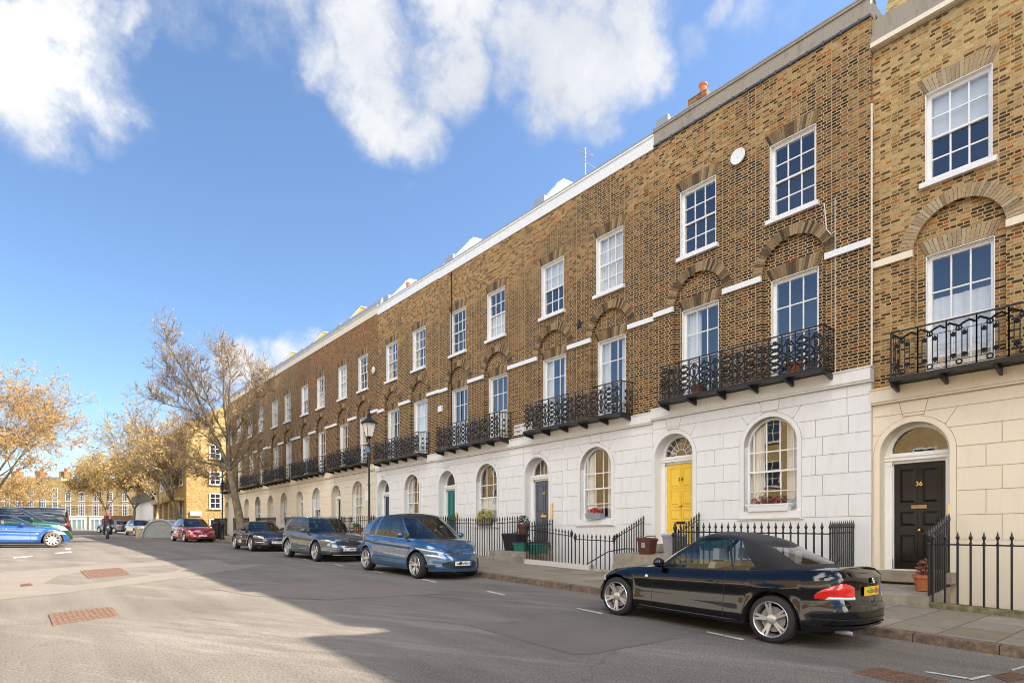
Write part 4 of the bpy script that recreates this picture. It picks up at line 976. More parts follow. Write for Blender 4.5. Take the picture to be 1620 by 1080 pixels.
tapered_bin('recycling_box', 'teal green recycling box on the slab before the grey door, left one', (13.0, 15.1, -.55), .4, .55, .33, M['green_plastic'], M['black_plastic'])
tapered_bin('recycling_box', 'teal green recycling box on the slab before the grey door, right one', (13.05, 14.35, -.55), .4, .55, .33, M['green_plastic'], M['black_plastic'])
tapered_bin('recycling_box', 'green recycling box behind the railing right of the yellow door', (13.5, 8.3, -.35), .4, .75, .3, M['green_plastic'], M['green_plastic'])
planter('potted_plant', 'tall brown pot with dark foliage behind the railings near the grey door', 'plant pot', (13.55, 15.7, .0), (.42, .42, .42), M['brown_plastic'], M['soil'], .22, 200, .06, group='potted plants by front doors', seed=12)
wd = MB(); rw = random.Random(8)
leaves(wd, (12.66, 4.45, g(4.4) + .2), .12, 110, .03, rw, (.5, 1.2, .6)); o = wd.build('weed', M['leaf_green']); tag(o, 'small green weed growing at the foot of the slab of house 36', 'weed')
wd = MB(); leaves(wd, (12.6, 11.3, g(11.3) + .17), .22, 120, .03, rw, (.5, 1.2, .3)); o = wd.build('weed', M['leaf_yellowgreen']); tag(o, 'patch of moss and weed by the basement gate foot', 'weed')
# ---------------------------------------------------------------- street lamps
def lamp(label, x, t, extras=True):
    z0 = g(t) + .14; e = empty('street_lamp', (x, t, z0), 0, label, 'street lamp', 'black lantern street lamps')
    m = MB(); m.lathe([(.15, 0), (.15, .1), (.11, .16), (.10, .9), (.13, .95), (.085, 1.05), (.05, 1.15), (.042, 2.6), (.06, 2.62), (.04, 2.68), (.034, 4.15), (.06, 4.18), (.035, 4.25), (.03, 4.36), (.07, 4.42), (.11, 4.45)], 12)
    m.tube([(0, -.28, 4.02), (0, .28, 4.02)], .014, 5); m.build('lamp_post', M['iron'], e, angle=40)
    l = MB(); l.lathe([(.13, 4.46), (.265, 4.95)], 4, ph=pi / 4); l.build('lantern_glass', M['lantern_glass'], e)
    f = MB()
    for i in range(4):
        a = pi / 4 + i * pi / 2; f.tube([(.135 * cos(a), .135 * sin(a), 4.45), (.27 * cos(a), .27 * sin(a), 4.96)], .012, 4)
    f.lathe([(.14, 4.44), (.14, 4.47)], 4, ph=pi / 4); f.lathe([(.31, 4.95), (.32, 4.98), (.26, 5.04), (.12, 5.14), (.07, 5.22), (.09, 5.26), (.06, 5.3)], 16)
    f.lathe([(.045, 5.3), (.06, 5.35), (.02, 5.4), (.05, 5.45), (.015, 5.52), (.001, 5.6)], 8); f.build('lantern_frame', M['iron'], e, angle=40)
    if extras:
        s = MB(); s.box(-.07, -.05, -.17, .17, 3.86, 4.0); s.lathe([(.09, -.08), (.09, -.05)], 14, (0, 0, 4.0), axis='x'); s.box(-.06, .0, -.01, .01, 3.9, 3.95); s.build('blue_sign', M['sign_blue'], e)
        s = MB(); s.box(-.07, -.05, -.02, .2, 2.05, 2.42); s.build('parking_sign', M['sign_white'], e)
    return e
lamp('tall black street lamp with glass lantern before the navy door house', 10.35, ty(584, 10.35))
lamp('distant black street lamp at the far end of the terrace near the yellow building', 10.4, ty(352, 10.4), False)
# ---------------------------------------------------------------- vehicles
def interp(keys, x):
    if x <= keys[0][0]: return keys[0][1]
    if x >= keys[-1][0]: return keys[-1][1]
    n = len(keys)
    for i in range(n - 1):
        x0, y0 = keys[i]; x1, y1 = keys[i + 1]
        if x <= x1:
            h = x1 - x0; t = (x - x0) / h
            def sl(j):
                if j <= 0 or j >= n - 1: 
                    a, b = (0, 1) if j <= 0 else (n - 2, n - 1); return (keys[b][1] - keys[a][1]) / (keys[b][0] - keys[a][0])
                d0 = (keys[j][1] - keys[j - 1][1]) / (keys[j][0] - keys[j - 1][0]); d1 = (keys[j + 1][1] - keys[j][1]) / (keys[j + 1][0] - keys[j][0])
                return 0 if d0 * d1 <= 0 else 2 * d0 * d1 / (d0 + d1)
            m0, m1 = sl(i) * h, sl(i + 1) * h
            return (2 * t**3 - 3 * t**2 + 1) * y0 + (t**3 - 2 * t**2 + t) * m0 + (-2 * t**3 + 3 * t**2) * y1 + (t**3 - t**2) * m1
    return keys[-1][1]
class Car:
    """shell: a plan outline swept over a height profile. x forward, y left, z up, origin on the ground at mid length"""
    def __init__(s, sp):
        s.sp = sp; L, W = sp['L'], sp['W']; s.xF, s.xR = L / 2, -L / 2; s.W2 = W / 2
        s.xfa = s.xF - sp['fo']; s.xra = s.xfa - sp['wb']; s.R = sp.get('R', .32)
        s.n = sp.get('n', 2.7); s.cf, s.cr = sp.get('cf', .95), sp.get('cr', .8)
        pts = []
        for i in range(26):
            th = (pi / 2) * i / 25; c, q = cos(th), sin(th); pts.append((s.xF - s.cf + s.cf * max(0, c)**(2 / s.n), s.W2 * (q**(2 / s.n)) * .985))
        xa, xb = pts[-1][0], s.xR + s.cr; k = int((xa - xb) / .045)
        for i in range(1, k): 
            x = xa + (xb - xa) * i / k; q = (x - xb) / (xa - xb); pts.append((x, s.W2 * (.985 + .015 * sin(pi * q))))
        for i in range(25, -1, -1):
            th = (pi / 2) * i / 25; c, q = cos(th), sin(th); pts.append((s.xR + s.cr - s.cr * max(0, c)**(2 / s.n), s.W2 * (q**(2 / s.n)) * .985))
        # resample evenly
        d = [0]
        for a, b in zip(pts[:-1], pts[1:]): d.append(d[-1] + sqrt((a[0] - b[0])**2 + (a[1] - b[1])**2))
        s.tot = d[-1]; s.raw = pts; s.d = d; s.N = int(s.tot / .04); s.S = [s.tot * i / s.N for i in range(s.N + 1)]
    def P(s, v):
        v = min(max(v, 0), s.tot); import bisect
        i = min(max(bisect.bisect_right(s.d, v) - 1, 0), len(s.d) - 2); q = (v - s.d[i]) / (s.d[i + 1] - s.d[i]); a, b = s.raw[i], s.raw[i + 1]
        return a[0] + (b[0] - a[0]) * q, a[1] + (b[1] - a[1]) * q
    def nrm(s, v):
        a, b = s.P(v - .03), s.P(v + .03); dx, dy = b[0] - a[0], b[1] - a[1]; l = sqrt(dx * dx + dy * dy) or 1
        if v < .01: return 1.0, 0.0
        if v > s.tot - .01: return -1.0, 0.0
        return dy / l, -dx / l
    def s_of_x(s, x):
        lo, hi = 0, s.tot
        for _ in range(30):
            m = (lo + hi) / 2
            if s.P(m)[0] > x: lo = m
            else: hi = m
        return lo
    def s_of_y(s, y, front=True):
        lo, hi = (0, s.tot * .3) if front else (s.tot, s.tot * .7)
        for _ in range(30):
            m = (lo + hi) / 2
            if s.P(m)[1] < y: lo = m
            else: hi = m
        return lo
    def ztop(s, x): return interp(s.sp['top'], x)
    def arch(s, x):
        z = 0
        for xa in (s.xfa, s.xra):
            r = s.R + .06
            if abs(x - xa) < r: z = max(z, s.R + sqrt(r * r - (x - xa)**2) * 1.0)
        return z
    def zlow(s, x, y=9):
        base = interp(s.sp.get('sill', [(s.xR, .30), (s.xR + .5, .22), (0, .19), (s.xF - .5, .20), (s.xF, .22)]), x)
        a = s.arch(x) if y > s.W2 * .6 else 0
        return max(base, a)
    def surf(s, v, z, proud=0.0):
        x, y = s.P(v); nx, ny = s.nrm(v); zt = s.ztop(x)
        side = interp(s.sp.get('side', [(.15, .07), (.30, .015), (.45, .0), (.62, .0), (.80, .02), (.93, .05), (1.0, .12)]), z / zt)
        wf = nx * nx
        key = s.sp.get('front', [(.15, .10), (.35, .0), (.55, .0), (.75, .05), (.9, .14), (1.0, .30)]) if nx > 0 else s.sp.get('rear', [(.2, .12), (.38, .0), (.55, .01), (.8, .05), (.95, .09), (1.0, .14)])
        end = interp(key, z / zt)
        o = side * (1 - wf) + end * wf
        for xa in (s.xfa, s.xra):       # flare round the wheels
            r = sqrt((x - xa)**2 + (z - s.R)**2); o -= .022 * math.exp(-((r - s.R - .07) / .07)**2) * (1 - wf)
        cr = s.sp.get('crease')
        if cr: o -= .014 * math.exp(-((z - interp(cr, x)) / .022)**2) * (1 - wf); o += .024 * math.exp(-((z - interp(cr, x) + .12) / .085)**2) * (1 - wf); o -= .02 * math.exp(-((z - .30) / .05)**2) * (1 - wf)
        o -= proud
        yy = y - ny * o
        return (x - nx * o, max(0, yy) if y < .02 else yy, z)
    def build(s, name, label, cat, loc, heading, pitch=0, group='cars parked along the street'):
        sp = s.sp; root = empty(name, loc, 0, label, cat, group); root.rotation_mode = 'XYZ'
        mtx = Matrix.Rotation(heading, 4, 'Z') @ Matrix.Rotation(-pitch, 4, 'Y'); root.rotation_euler = mtx.to_euler()
        s.root = root; pm = sp['paint']; NR = 14
        # body sides
        b = MB(); gaps = sp.get('gaps', [])
        S = sorted(set(s.S) | {s.s_of_x(x) for g_ in gaps for x in (g_ - .006, g_ + .006)})
        grid = []
        for v in S:
            x, y = s.P(v); zl, zt = s.zlow(x, y), s.ztop(x); col = []
            for j in range(NR + 1):
                q = j / NR; q = q if j < NR else 1; col.append(s.surf(v, zl + (zt - zl) * q))
            grid.append(col)
        for sg in (1, -1):
            base = len(b.v)
            for col in grid: b.v += [(p[0], p[1] * sg, p[2]) for p in col]
            for i in range(len(S) - 1):
                xm = s.P((S[i] + S[i + 1]) / 2)[0]; gap = any(abs(xm - g_) < .006 for g_ in gaps) and S[i + 1] - S[i] < .02
                for j in range(NR):
                    p = base + i * (NR + 1) + j; b.f.append((p, p + NR + 1, p + NR + 2, p + 1) if sg > 0 else (p, p + 1, p + NR + 2, p + NR + 1)); b.m.append(1 if gap else 0)
            # arch lip going inward
            for i in range(len(S) - 1):
                x0, y0 = s.P(S[i]); x1, y1 = s.P(S[i + 1])
                if s.arch(x0) > 0 or s.arch(x1) > 0:
                    if y0 < s.W2 * .6: continue
                    a, c = grid[i][0], grid[i + 1][0]; b.add([(a[0], a[1] * sg, a[2]), (c[0], c[1] * sg, c[2]), (c[0], (c[1] - .32) * sg, c[2]), (a[0], (a[1] - .32) * sg, a[2])], [(0, 1, 2, 3)], 2)
        # top cap
        c0, c1 = sp.get('cabin', (-9, -9)); nu = 10
        capb = len(b.v); crown = sp.get('crown', .045)
        for col in grid:
            x, y, z = col[-1]; cr_ = crown * min(1, y / (s.W2 * .6))
            for j in range(nu + 1):
                q = 1 - 2 * j / nu; b.v.append((x, y * q, z + cr_ * (1 - abs(q)**2.4)))
        for i in range(len(grid) - 1):
            xm = (grid[i][-1][0] + grid[i + 1][-1][0]) / 2
            for j in range(nu): p = capb + i * (nu + 1) + j; b.f.append((p, p + 1, p + nu + 2, p + nu + 1)); b.m.append(2 if c0 < xm < c1 else 0)
        body = b.build('body', [pm, M['trim'], M['well']], root, smooth=True)
        md = body.data; md.set_sharp_from_angle(angle=radians(38))
        u = MB(); u.box(s.xR + .3, s.xF - .3, -s.W2 * .62, s.W2 * .62, .17, .5); u.build('underbody', M['well'], root)
        s.cabin(); s.wheels(); return root
    def patch(s, name, s0, s1, lo, hi, mat, proud=.006, ns=10, nz=5, sides=(1, -1), parent=None, label=None):
        outs = []
        for sg in sides:
            m = MB(); bb = 0
            for i in range(ns + 1):
                q = i / ns; v = s0 + (s1 - s0) * q; a, c = (lo(q) if callable(lo) else lo), (hi(q) if callable(hi) else hi)
                for j in range(nz + 1):
                    e = proud if (0 < i < ns and 0 < j < nz) else proud * .25
                    p = s.surf(v, a + (c - a) * j / nz, e); m.v.append((p[0], p[1] * sg, p[2]))
            for i in range(ns):
                for j in range(nz): p = i * (nz + 1) + j; m.f.append((p, p + nz + 1, p + nz + 2, p + 1)); m.m.append(0)
            o = m.build(name, mat, parent or s.root, smooth=True); outs.append(o)
            if label: o['label'] = label
        return outs
    def full(s, name, y0, lo, hi, mat, front=True, proud=.006, ns=16, nz=4, parent=None):
        """patch across the whole nose or tail out to half width y0"""
        v1 = s.s_of_y(y0, front); m = MB(); v0 = 0 if front else s.tot
        vs = [(v0 + (v1 - v0) * abs(q), -1 if q < 0 else 1) for q in [(-1 + 2 * i / ns) for i in range(ns + 1)]]
        for i, (v, sg) in enumerate(vs):
            q = abs(-1 + 2 * i / ns); a, c = (lo(q) if callable(lo) else lo), (hi(q) if callable(hi) else hi)
            for j in range(nz + 1): p = s.surf(v, a + (c - a) * j / nz, proud); m.v.append((p[0], p[1] * sg, p[2]))
        for i in range(ns):
            for j in range(nz): p = i * (nz + 1) + j; m.f.append((p, p + nz + 1, p + nz + 2, p + 1)); m.m.append(0)
        return m.build(name, mat, parent or s.root, smooth=True)
    def cabin(s):
        c = s.sp.get('cab')
        if not c: return
        sp = s.sp; pm = sp['paint']; roofm = c.get('roofmat', pm)
        wb_, wr = c['wb'], c['wr']; zb = lambda x: s.ztop(x) + c.get('dz', -.012)
        loop = []   # (xb, yb, xr, yr, kind)
        nW = 8
        for i in range(nW + 1):
            q = i / nW; loop.append((c['ws'][0] - (c['ws'][0] - c['ws'][1]) * q**2.2, wb_ * q, c['hd'][0] - (c['hd'][0] - c['hd'][1]) * q**2.2, wr * q, 'windscreen'))
        for kind, xb, xr, n in c['side']:
            px, pr = loop[-1][0], loop[-1][2]
            for i in range(1, n + 1): loop.append((px + (xb - px) * i / n, wb_, pr + (xr - pr) * i / n, wr, kind))
        x0, r0 = loop[-1][0], loop[-1][2]
        for i in range(1, nW + 1):
            q = 1 - i / nW; loop.append((c['rb'] - (c['rb'] - x0) * q**2.2, wb_ * q, c['rr'] - (c['rr'] - r0) * q**2.2, wr * q, 'rear_window'))
        V = [0, .05, .25, .5, .75, .93, 1.0]; bul = c.get('bulge', .035)
        rz = c['roof']
        tap = c.get('taper', 0)
        nrm_ = []
        for i, l in enumerate(loop):
            a, b = loop[max(i - 1, 0)], loop[min(i + 1, len(loop) - 1)]; dx = (b[0] + b[2] - a[0] - a[2]) / 2; dy = (b[1] + b[3] - a[1] - a[3]) / 2; q = sqrt(dx * dx + dy * dy) or 1
            nrm_.append((1, 0) if i == 0 else ((-1, 0) if i == len(loop) - 1 else (dy / q, -dx / q)))
        def pos(i, v):
            xb, yb, xr, yr, _ = loop[i]; x = xb + (xr - xb) * v; y = yb + (yr - yb) * v
            zt = interp(rz, xr); z = zb(xb) + (zt - zb(xb)) * v; f = sin(pi * v) * bul
            return (x + nrm_[i][0] * f * .9, max(0, y + nrm_[i][1] * f), z)
        glassm = c.get('glass', M['glass_car']); parts = {}
        shell = MB()
        for sg in (1, -1):
            for i in range(len(loop) - 1):
                a, b = loop[i], loop[i + 1]; kind = b[4]
                for j in range(len(V) - 1):
                    q = [pos(i, V[j]), pos(i + 1, V[j]), pos(i + 1, V[j + 1]), pos(i, V[j + 1])]; q = [(x, y * sg, z) for x, y, z in q]
                    isg = kind.endswith('window') or kind == 'windscreen'; edge = j in (0, len(V) - 2)
                    if kind == 'rear_window' and c.get('softtop'): isg = (j in (2, 3, 4)) and b[1] < wb_ * .74 and a[1] < wb_ * .8; edge = False; 
                    if isg and not edge:
                        key = kind if kind in ('windscreen', 'rear_window') else kind + str(sg)
                        mb = parts.setdefault(key, MB()); mb.add(q, [(0, 1, 2, 3)])
                    else:
                        if isg and edge: mi = 1
                        elif kind == 'black': mi = 1
                        elif kind == 'soft' or (kind == 'rear_window' and c.get('softtop')): mi = 2
                        else: mi = 0
                        shell.add(q, [(0, 1, 2, 3)], mi)
        # roof cap
        nu = 8; cap = len(shell.v); cr = c.get('crown', .05)
        for i in range(len(loop)):
            p = pos(i, 1.0); k = min(1, p[1] / (wr * .5 + 1e-6))
            for j in range(nu + 1): q = 1 - 2 * j / nu; shell.v.append((p[0], p[1] * q, p[2] + cr * k * (1 - q * q)))
        rm = 2 if c.get('softtop') else (3 if c.get('glassroof') else 0)
        for i in range(len(loop) - 1):
            for j in range(nu): p = cap + i * (nu + 1) + j; shell.f.append((p, p + 1, p + nu + 2, p + nu + 1)); shell.m.append(rm)
        sh = bmesh_weld(shell); sh.build('hood_cover' if c.get('softtop') else 'roof', [pm, M['trim'], M['fabric_top'], M['trim']], s.root, smooth=True).data.set_sharp_from_angle(angle=radians(75 if c.get('softtop') else 35))
        for key, mb in parts.items():
            nm = key.rstrip('-1') if key not in ('windscreen', 'rear_window') else key
            bmesh_weld(mb).build('side_window' if 'window' in key and key != 'rear_window' else key, glassm, s.root, smooth=True)
        # seats and headrests
        se = MB(); 
        for xs in c.get('seats', []):
            for y in (-.36, .36): 
                se.hexa([(xs - .10, y - .24, .4), (xs - .26, y - .20, c['roof'][0][1] * 0 + c.get('sz', 1.02)), (xs - .10, y + .24, .4), (xs - .26, y + .20, c.get('sz', 1.02)), (xs + .06, y - .24, .4), (xs - .16, y - .20, c.get('sz', 1.02)), (xs + .06, y + .24, .4), (xs - .16, y + .20, c.get('sz', 1.02))])
                se.box(xs - .25, xs - .15, y - .11, y + .11, c.get('sz', 1.02) + .03, c.get('sz', 1.02) + .20)
        if se.v: se.build('seat', c.get('seatmat', M['seat']), s.root)
        if c.get('seats'):
            st_ = MB(); st_.tube([(c['seats'][0] + .62 + .03 * cos(a), .36 + .18 * cos(a * 1.0), c.get('sz', 1.02) - .16 + .17 * sin(a)) for a in [2 * pi * i / 14 for i in range(15)]], .014, 5); st_.build('steering_wheel', M['trim'], s.root)
        # mirrors
        mx = c['side'][0][1] if False else loop[nW][0]; mo = c.get('mir', .25)
        for sg in (1, -1):
            m = MB(); y0 = wb_ + .10; m.ball((mx - mo, (y0 + .06) * sg, s.ztop(mx) + .09), 1, 10, 7, sq=(.075, .115, .075)); m.tube([(mx - mo + .02, (wb_ - .01) * sg, s.ztop(mx) + .01), (mx - mo + .01, (y0) * sg, s.ztop(mx) + .05)], .022, 5)
            m.build('wing_mirror', sp.get('mirmat', pm), s.root, smooth=True)
    def wheels(s):
        R = s.R; wd = .215; w = s.sp.get('wheel', {}); key = id(s)
        ty_ = MB(); ty_.lathe([(R * .74, -wd / 2), (R * .82, -wd / 2 - .004), (R * .93, -wd / 2 + .006), (R * .985, -wd / 2 + .03), (R, -wd / 2 + .05), (R, wd / 2 - .05), (R * .985, wd / 2 - .03), (R * .93, wd / 2 - .006), (R * .82, wd / 2 + .004), (R * .74, wd / 2)], 40, axis='y', cap=False)
        ty_.lathe([(R * .70, -wd / 2), (R * .62, 0), (.02, .0)], 24, axis='y', mi=1, cap=False)
        rm = MB(); ro = wd / 2 + .002
        rm.lathe([(R * .765, ro), (R * .745, ro + .008), (R * .715, ro), (R * .69, ro - .03), (R * .62, -.03)], 40, axis='y', cap=False)
        n = w.get('n', 5); dbl = w.get('dbl', False); sw = w.get('w', .05)
        for i in range(n):
            a = 2 * pi * i / n + .3
            for off_, tw in (((-.5, -1), (.5, 1)) if dbl else ((0, 0),)):
                a1 = a + (w.get('spread', .10) * off_ if dbl else 0); a0 = a + (.16 * off_ if dbl else 0)
                ww = sw * (.5 if dbl else 1); r0_, r1_ = R * .14, R * .72
                def pnt(r, ang, t, yy): return (r * cos(ang) - t * sin(ang), yy, r * sin(ang) + t * cos(ang))
                v = []
                for (r, ang, hw_) in ((r0_, a0, ww * .75), (r1_, a1, ww * .62 if not w.get('flare') else ww * 1.2)):
                    for t in (-hw_, hw_):
                        for yy in (ro - .05, ro - .018 if r == r1_ else ro - .03): v.append(pnt(r, ang, t, yy))
                rm.hexa(v)
        rm.lathe([(.035, ro - .012), (.065, ro - .022), (.075, ro - .06)], 16, axis='y')
        bd = MB(); bd.lathe([(.16, ro - .085), (.17, ro - .08), (.001, ro - .08)], 24, axis='y')
        if s.sp.get('badge'): 
            pass
        tyre0 = ty_.build('wheel', [s.sp.get('tyre', M['rubber']), M['well']], None, angle=40); rim0 = rm.build('rim', s.sp.get('rimmat', M['alloy']), None, angle=35); disc0 = bd.build('brake_disc', M['smudge_grey'], None)
        cap = MB(); cap.lathe([(.034, ro - .008), (.001, ro - .006)], 16, axis='y'); cap0 = cap.build('wheel_cap', s.sp.get('capmat', M['alloy']), None)
        for xa in (s.xfa, s.xra):
            for sg in (1, -1):
                t = tyre0.copy(); COL.objects.link(t); t.parent = s.root; t.location = (xa, sg * (s.W2 - wd / 2 - .012), R); t.rotation_euler = (0, random.uniform(0, 1), 0 if sg > 0 else pi)
                for q in (rim0, disc0, cap0): c = q.copy(); COL.objects.link(c); c.parent = t
        for q in (tyre0, rim0, disc0, cap0): bpy.data.objects.remove(q)
    def plate(s, front, z, mat, w=.52, h=.11, blue=True, smudge=None, x=None, proud=.03):
        v = 0 if front else s.tot; p = s.surf(v, z); sg = 1 if front else -1; x0 = p[0] + sg * proud; m = MB()
        m.box(min(x0, x0 - sg * .015), max(x0, x0 - sg * .015), -w / 2, w / 2, z - h / 2, z + h / 2)
        po = m.build('number_plate', mat, s.root)
        if blue:
            b = MB(); y0, y1 = (-w / 2, -w / 2 + .05) if not front else (w / 2 - .05, w / 2); b.box(min(x0, x0 + .003 * sg), max(x0, x0 + .003 * sg), y0, y1, z - h / 2, z + h / 2); b.build('plate_band', M['plate_blue'], po)
        rr = random.Random(5)
        for mt, n in (smudge or [(M['smudge_grey'], 6)]):
            for i in range(n):
                q = MB(); y = rr.uniform(-w * .36, w * .38); q.ball((x0 + sg * .002, y, z + rr.uniform(-.015, .015)), 1, 7, 4, sq=(.002, rr.uniform(.02, .05), rr.uniform(.015, .03))); q.build('faded_character', mt, po)
        return po
    def badge(s, front, z, kind, r=.04, y=0, proud=.012):
        v = 0 if front else s.tot; p = s.surf(v, z); sg = 1 if front else -1; x0 = p[0] + sg * proud; m = MB()
        if kind == 'roundel':
            m.lathe([(r, x0), (r * .98, x0 + sg * .006), (r * .001, x0 + sg * .006)], 20, (0, y, z), axis='x'); o = m.build('badge', M['trim'], s.root)
            q = MB(); w_ = MB()
            for i in range(4):
                vs = [(x0 + sg * .009, y, z)] + [(x0 + sg * .009, y + r * .68 * cos(a), z + r * .68 * sin(a)) for a in [i * pi / 2 + k * pi / 16 for k in range(9)]]
                (q if i % 2 else w_).add(vs, [tuple(range(10))])
            q.build('badge_blue_quarter', M['badge_blue'], o); w_.build('badge_white_quarter', M['white'], o)
            t = MB(); t.tube([(x0 + sg * .008, y + r * .95 * cos(a), z + r * .95 * sin(a)) for a in [2 * pi * i / 20 for i in range(21)]], .003, 4); t.build('badge_ring', M['chrome'], o)
        elif kind == 'star':
            m.tube([(x0, y + r * cos(a), z + r * sin(a)) for a in [2 * pi * i / 20 for i in range(21)]], .008, 5)
            for i in range(3): a = pi / 2 + i * 2 * pi / 3; m.tube([(x0, y, z), (x0, y + r * cos(a), z + r * sin(a))], [.014, .004], 4)
            m.build('badge', M['chrome'], s.root)
        elif kind == 'chevrons':
            for dz in (0, r * .75): m.hexa([(x0 + a, y + b, z + dz + c_) for a in (0, .014 * sg) for b, c_ in ((-r * 1.3, -r * .55), (-r * 1.3, -r * .1), (0, r * .2), (0, r * .65))]); m.hexa([(x0 + a, y + b, z + dz + c_) for a in (0, .014 * sg) for b, c_ in ((r * 1.3, -r * .55), (r * 1.3, -r * .1), (0, r * .2), (0, r * .65))])
            m.build('badge', M['chrome'], s.root)
        else:
            m.lathe([(r, x0), (r * .9, x0 + sg * .01), (.001, x0 + sg * .012)], 16, (0, y, z), axis='x'); m.build('badge', M['chrome'], s.root)
    def doors(s, xs, zc=.0, handle_z=.80, mat=None):
        for x in xs:
            for sg in (1, -1):
                p = s.surf(s.s_of_x(x), handle_z, .012); m = MB(); m.tube([(x - .10, (p[1] - .01) * sg, handle_z), (x - .08, (p[1] + .016) * sg, handle_z + .003), (x + .07, (p[1] + .018) * sg, handle_z + .004), (x + .09, (p[1] - .01) * sg, handle_z + .002)], .013, 6); m.build('door_handle', mat or s.sp['paint'], s.root, smooth=True)
def bmesh_weld(mb):
    bm = bmesh.new(); vs = [bm.verts.new(p) for p in mb.v]
    for f, mi in zip(mb.f, mb.m):
        try: fc = bm.faces.new([vs[i] for i in f]); fc.material_index = mi
        except ValueError: pass
    bmesh.ops.remove_doubles(bm, verts=bm.verts, dist=.0006)
    out = MB(); bm.verts.index_update()
    out.v = [tuple(v.co) for v in bm.verts]; out.f = [tuple(v.index for v in f.verts) for f in bm.faces]; out.m = [f.material_index for f in bm.faces]; bm.free(); return out
def place(x, t, heading_dir):
    """heading_dir +1 faces up the street (away), -1 faces the viewer"""
    h = pi / 2 if heading_dir > 0 else -pi / 2; return (x, t, g(t)), h, math.atan(gs(t)) * heading_dir

# ---- black convertible (faces up the street)
conv = Car(dict(L=4.36, W=1.75, fo=.74, wb=2.66, R=.318, n=2.75, cf=.92, cr=.70, paint=M['p_black'], mirmat=M['p_black'], gaps=[.72, -.52], wheel=dict(n=5, dbl=True, w=.052, spread=.26),
    top=[(-2.18, .97), (-2.0, 1.02), (-1.5, .99), (-.6, .91), (.6, .86), (1.0, .84), (1.6, .76), (2.0, .64), (2.18, .55)],
    side=[(.15, .07), (.28, .03), (.40, .015), (.55, .012), (.70, .004), (.85, .012), (.94, .05), (1.0, .11)],
    rear=[(.2, .12), (.30, .04), (.42, .0), (.55, .0), (.60, .03), (.80, .07), (.93, .06), (.97, .07), (1.0, .12)],
    crease=[(-2.2, .78), (0, .70), (2.2, .62)], cabin=(-1.2, .85), crown=.03,
    cab=dict(ws=(1.10, .72), hd=(.24, .04), wb=.70, wr=.50, side=[('black', .62, -.04, 1), ('front_window', -.56, -.40, 5), ('black', -.60, -.43, 1), ('quarter_window', -.94, -.56, 3), ('soft', -1.28, -.86, 3)],
        rb=-1.78, rr=-.98, roof=[(-1.05, 1.245), (-.8, 1.325), (-.45, 1.385), (-.15, 1.395), (.08, 1.365), (.25, 1.315)], softtop=True, crown=.06, bulge=.05, glass=M['glass_clear'], seats=[.05, -.75], sz=1.0, seatmat=M['pale_seat'], mir=.12)))
def xcar(front_axle_u, D, car, hd):
    t = ty(front_axle_u, D); return t - car.xfa if hd > 0 else t + car.xfa
tt = xcar(971.7, 7.71, conv, 1) - .0
xc = 7.72 + .875
l, h, pch = place(xc, tt, 1); conv.build('convertible_car', 'glossy black convertible with closed fabric roof parked nearest the camera', 'car', l, h, math.atan(.040))
conv.badge(False, .885, 'roundel', .04)
conv.plate(False, .755, M['plate_yellow'], .50, .115, True, [(M['smudge_green'], 7), (M['smudge_red'], 6)])
v0, v1 = conv.s_of_y(.44, False), conv.s_of_x(-1.76)
for o in conv.patch('tail_light', v1, v0, lambda q: .655, lambda q: (.70 + .165 * min(1, q * 1.7)**.6) * (1 - .07 * q**5), M['red_lens'], .012, 14, 6):
    pass
conv.patch('reversing_light', conv.s_of_x(-1.88), v0, lambda q: .655, lambda q: .695, M['white_lens'], .017, 10, 3)
conv.full('bumper_groove', .84, .40, .415, M['trim'], False, .004, 24, 2); conv.full('bumper_lip', .80, .30, .33, M['p_black'], False, .02, 24, 3)
conv.full('bumper_line', .86, .585, .60, M['trim'], False, .002, 24, 2); conv.full('boot_gap', .40, .60, .607, M['trim'], False, .006, 12, 1)
m = MB(); m.lathe([(.026, -2.10), (.028, -1.9)], 10, (0, .50, .235), axis='x'); m.build('exhaust_pipe', M['smudge_grey'], conv.root)
m = MB(); m.tube([(-1.62, .0, .98), (-1.72, 0, 1.16)], .006, 4); m.lathe([(.02, .985), (.008, 1.03)], 8, (-1.62, 0, 0)); m.build('aerial', M['trim'], conv.root)
conv.patch('side_skirt', conv.s_of_x(conv.xfa - .42), conv.s_of_x(conv.xra + .42), .205, .25, M['p_black'], .018, 20, 3)
conv.patch('indicator', conv.s_of_x(.86), conv.s_of_x(.80), .70, .735, M['white_lens'], .006, 3, 2)
conv.patch('headlight', conv.s_of_y(.50), conv.s_of_x(1.72), .56, lambda q: .66 + .02 * q, M['white_lens'], .008, 10, 4)
conv.doors([-.33], handle_z=.745); 

def hatch_front(c, hl=(.50, .62, .60, .72), grille=(.35, .45, .62), plate_z=.45, plate='plate_white', badge='round', bz=.68, hx=None, smudge=None, fog=True):
    hx = hx if hx is not None else c.xF - .55
    c.patch('headlight', c.s_of_y(hl[0]), c.s_of_x(hx), lambda q: hl[1] + .05 * q, lambda q: hl[2] - .02 + (hl[3] - hl[2]) * q, M['lamp_unit'], .010, 12, 4)
    c.full('grille', grille[0], lambda q: grille[1] + .05 * q**3, lambda q: grille[2] - .08 * q**3, M['trim'], True, .008, 16, 4)
    if fog: c.patch('fog_light', c.s_of_y(c.W2 * .70), c.s_of_y(c.W2 * .90), .30, .38, M['trim'], .006, 5, 3)
    c.plate(True, plate_z, M[plate], .50, .11, True, smudge)
    if badge: c.badge(True, bz, badge, .055)

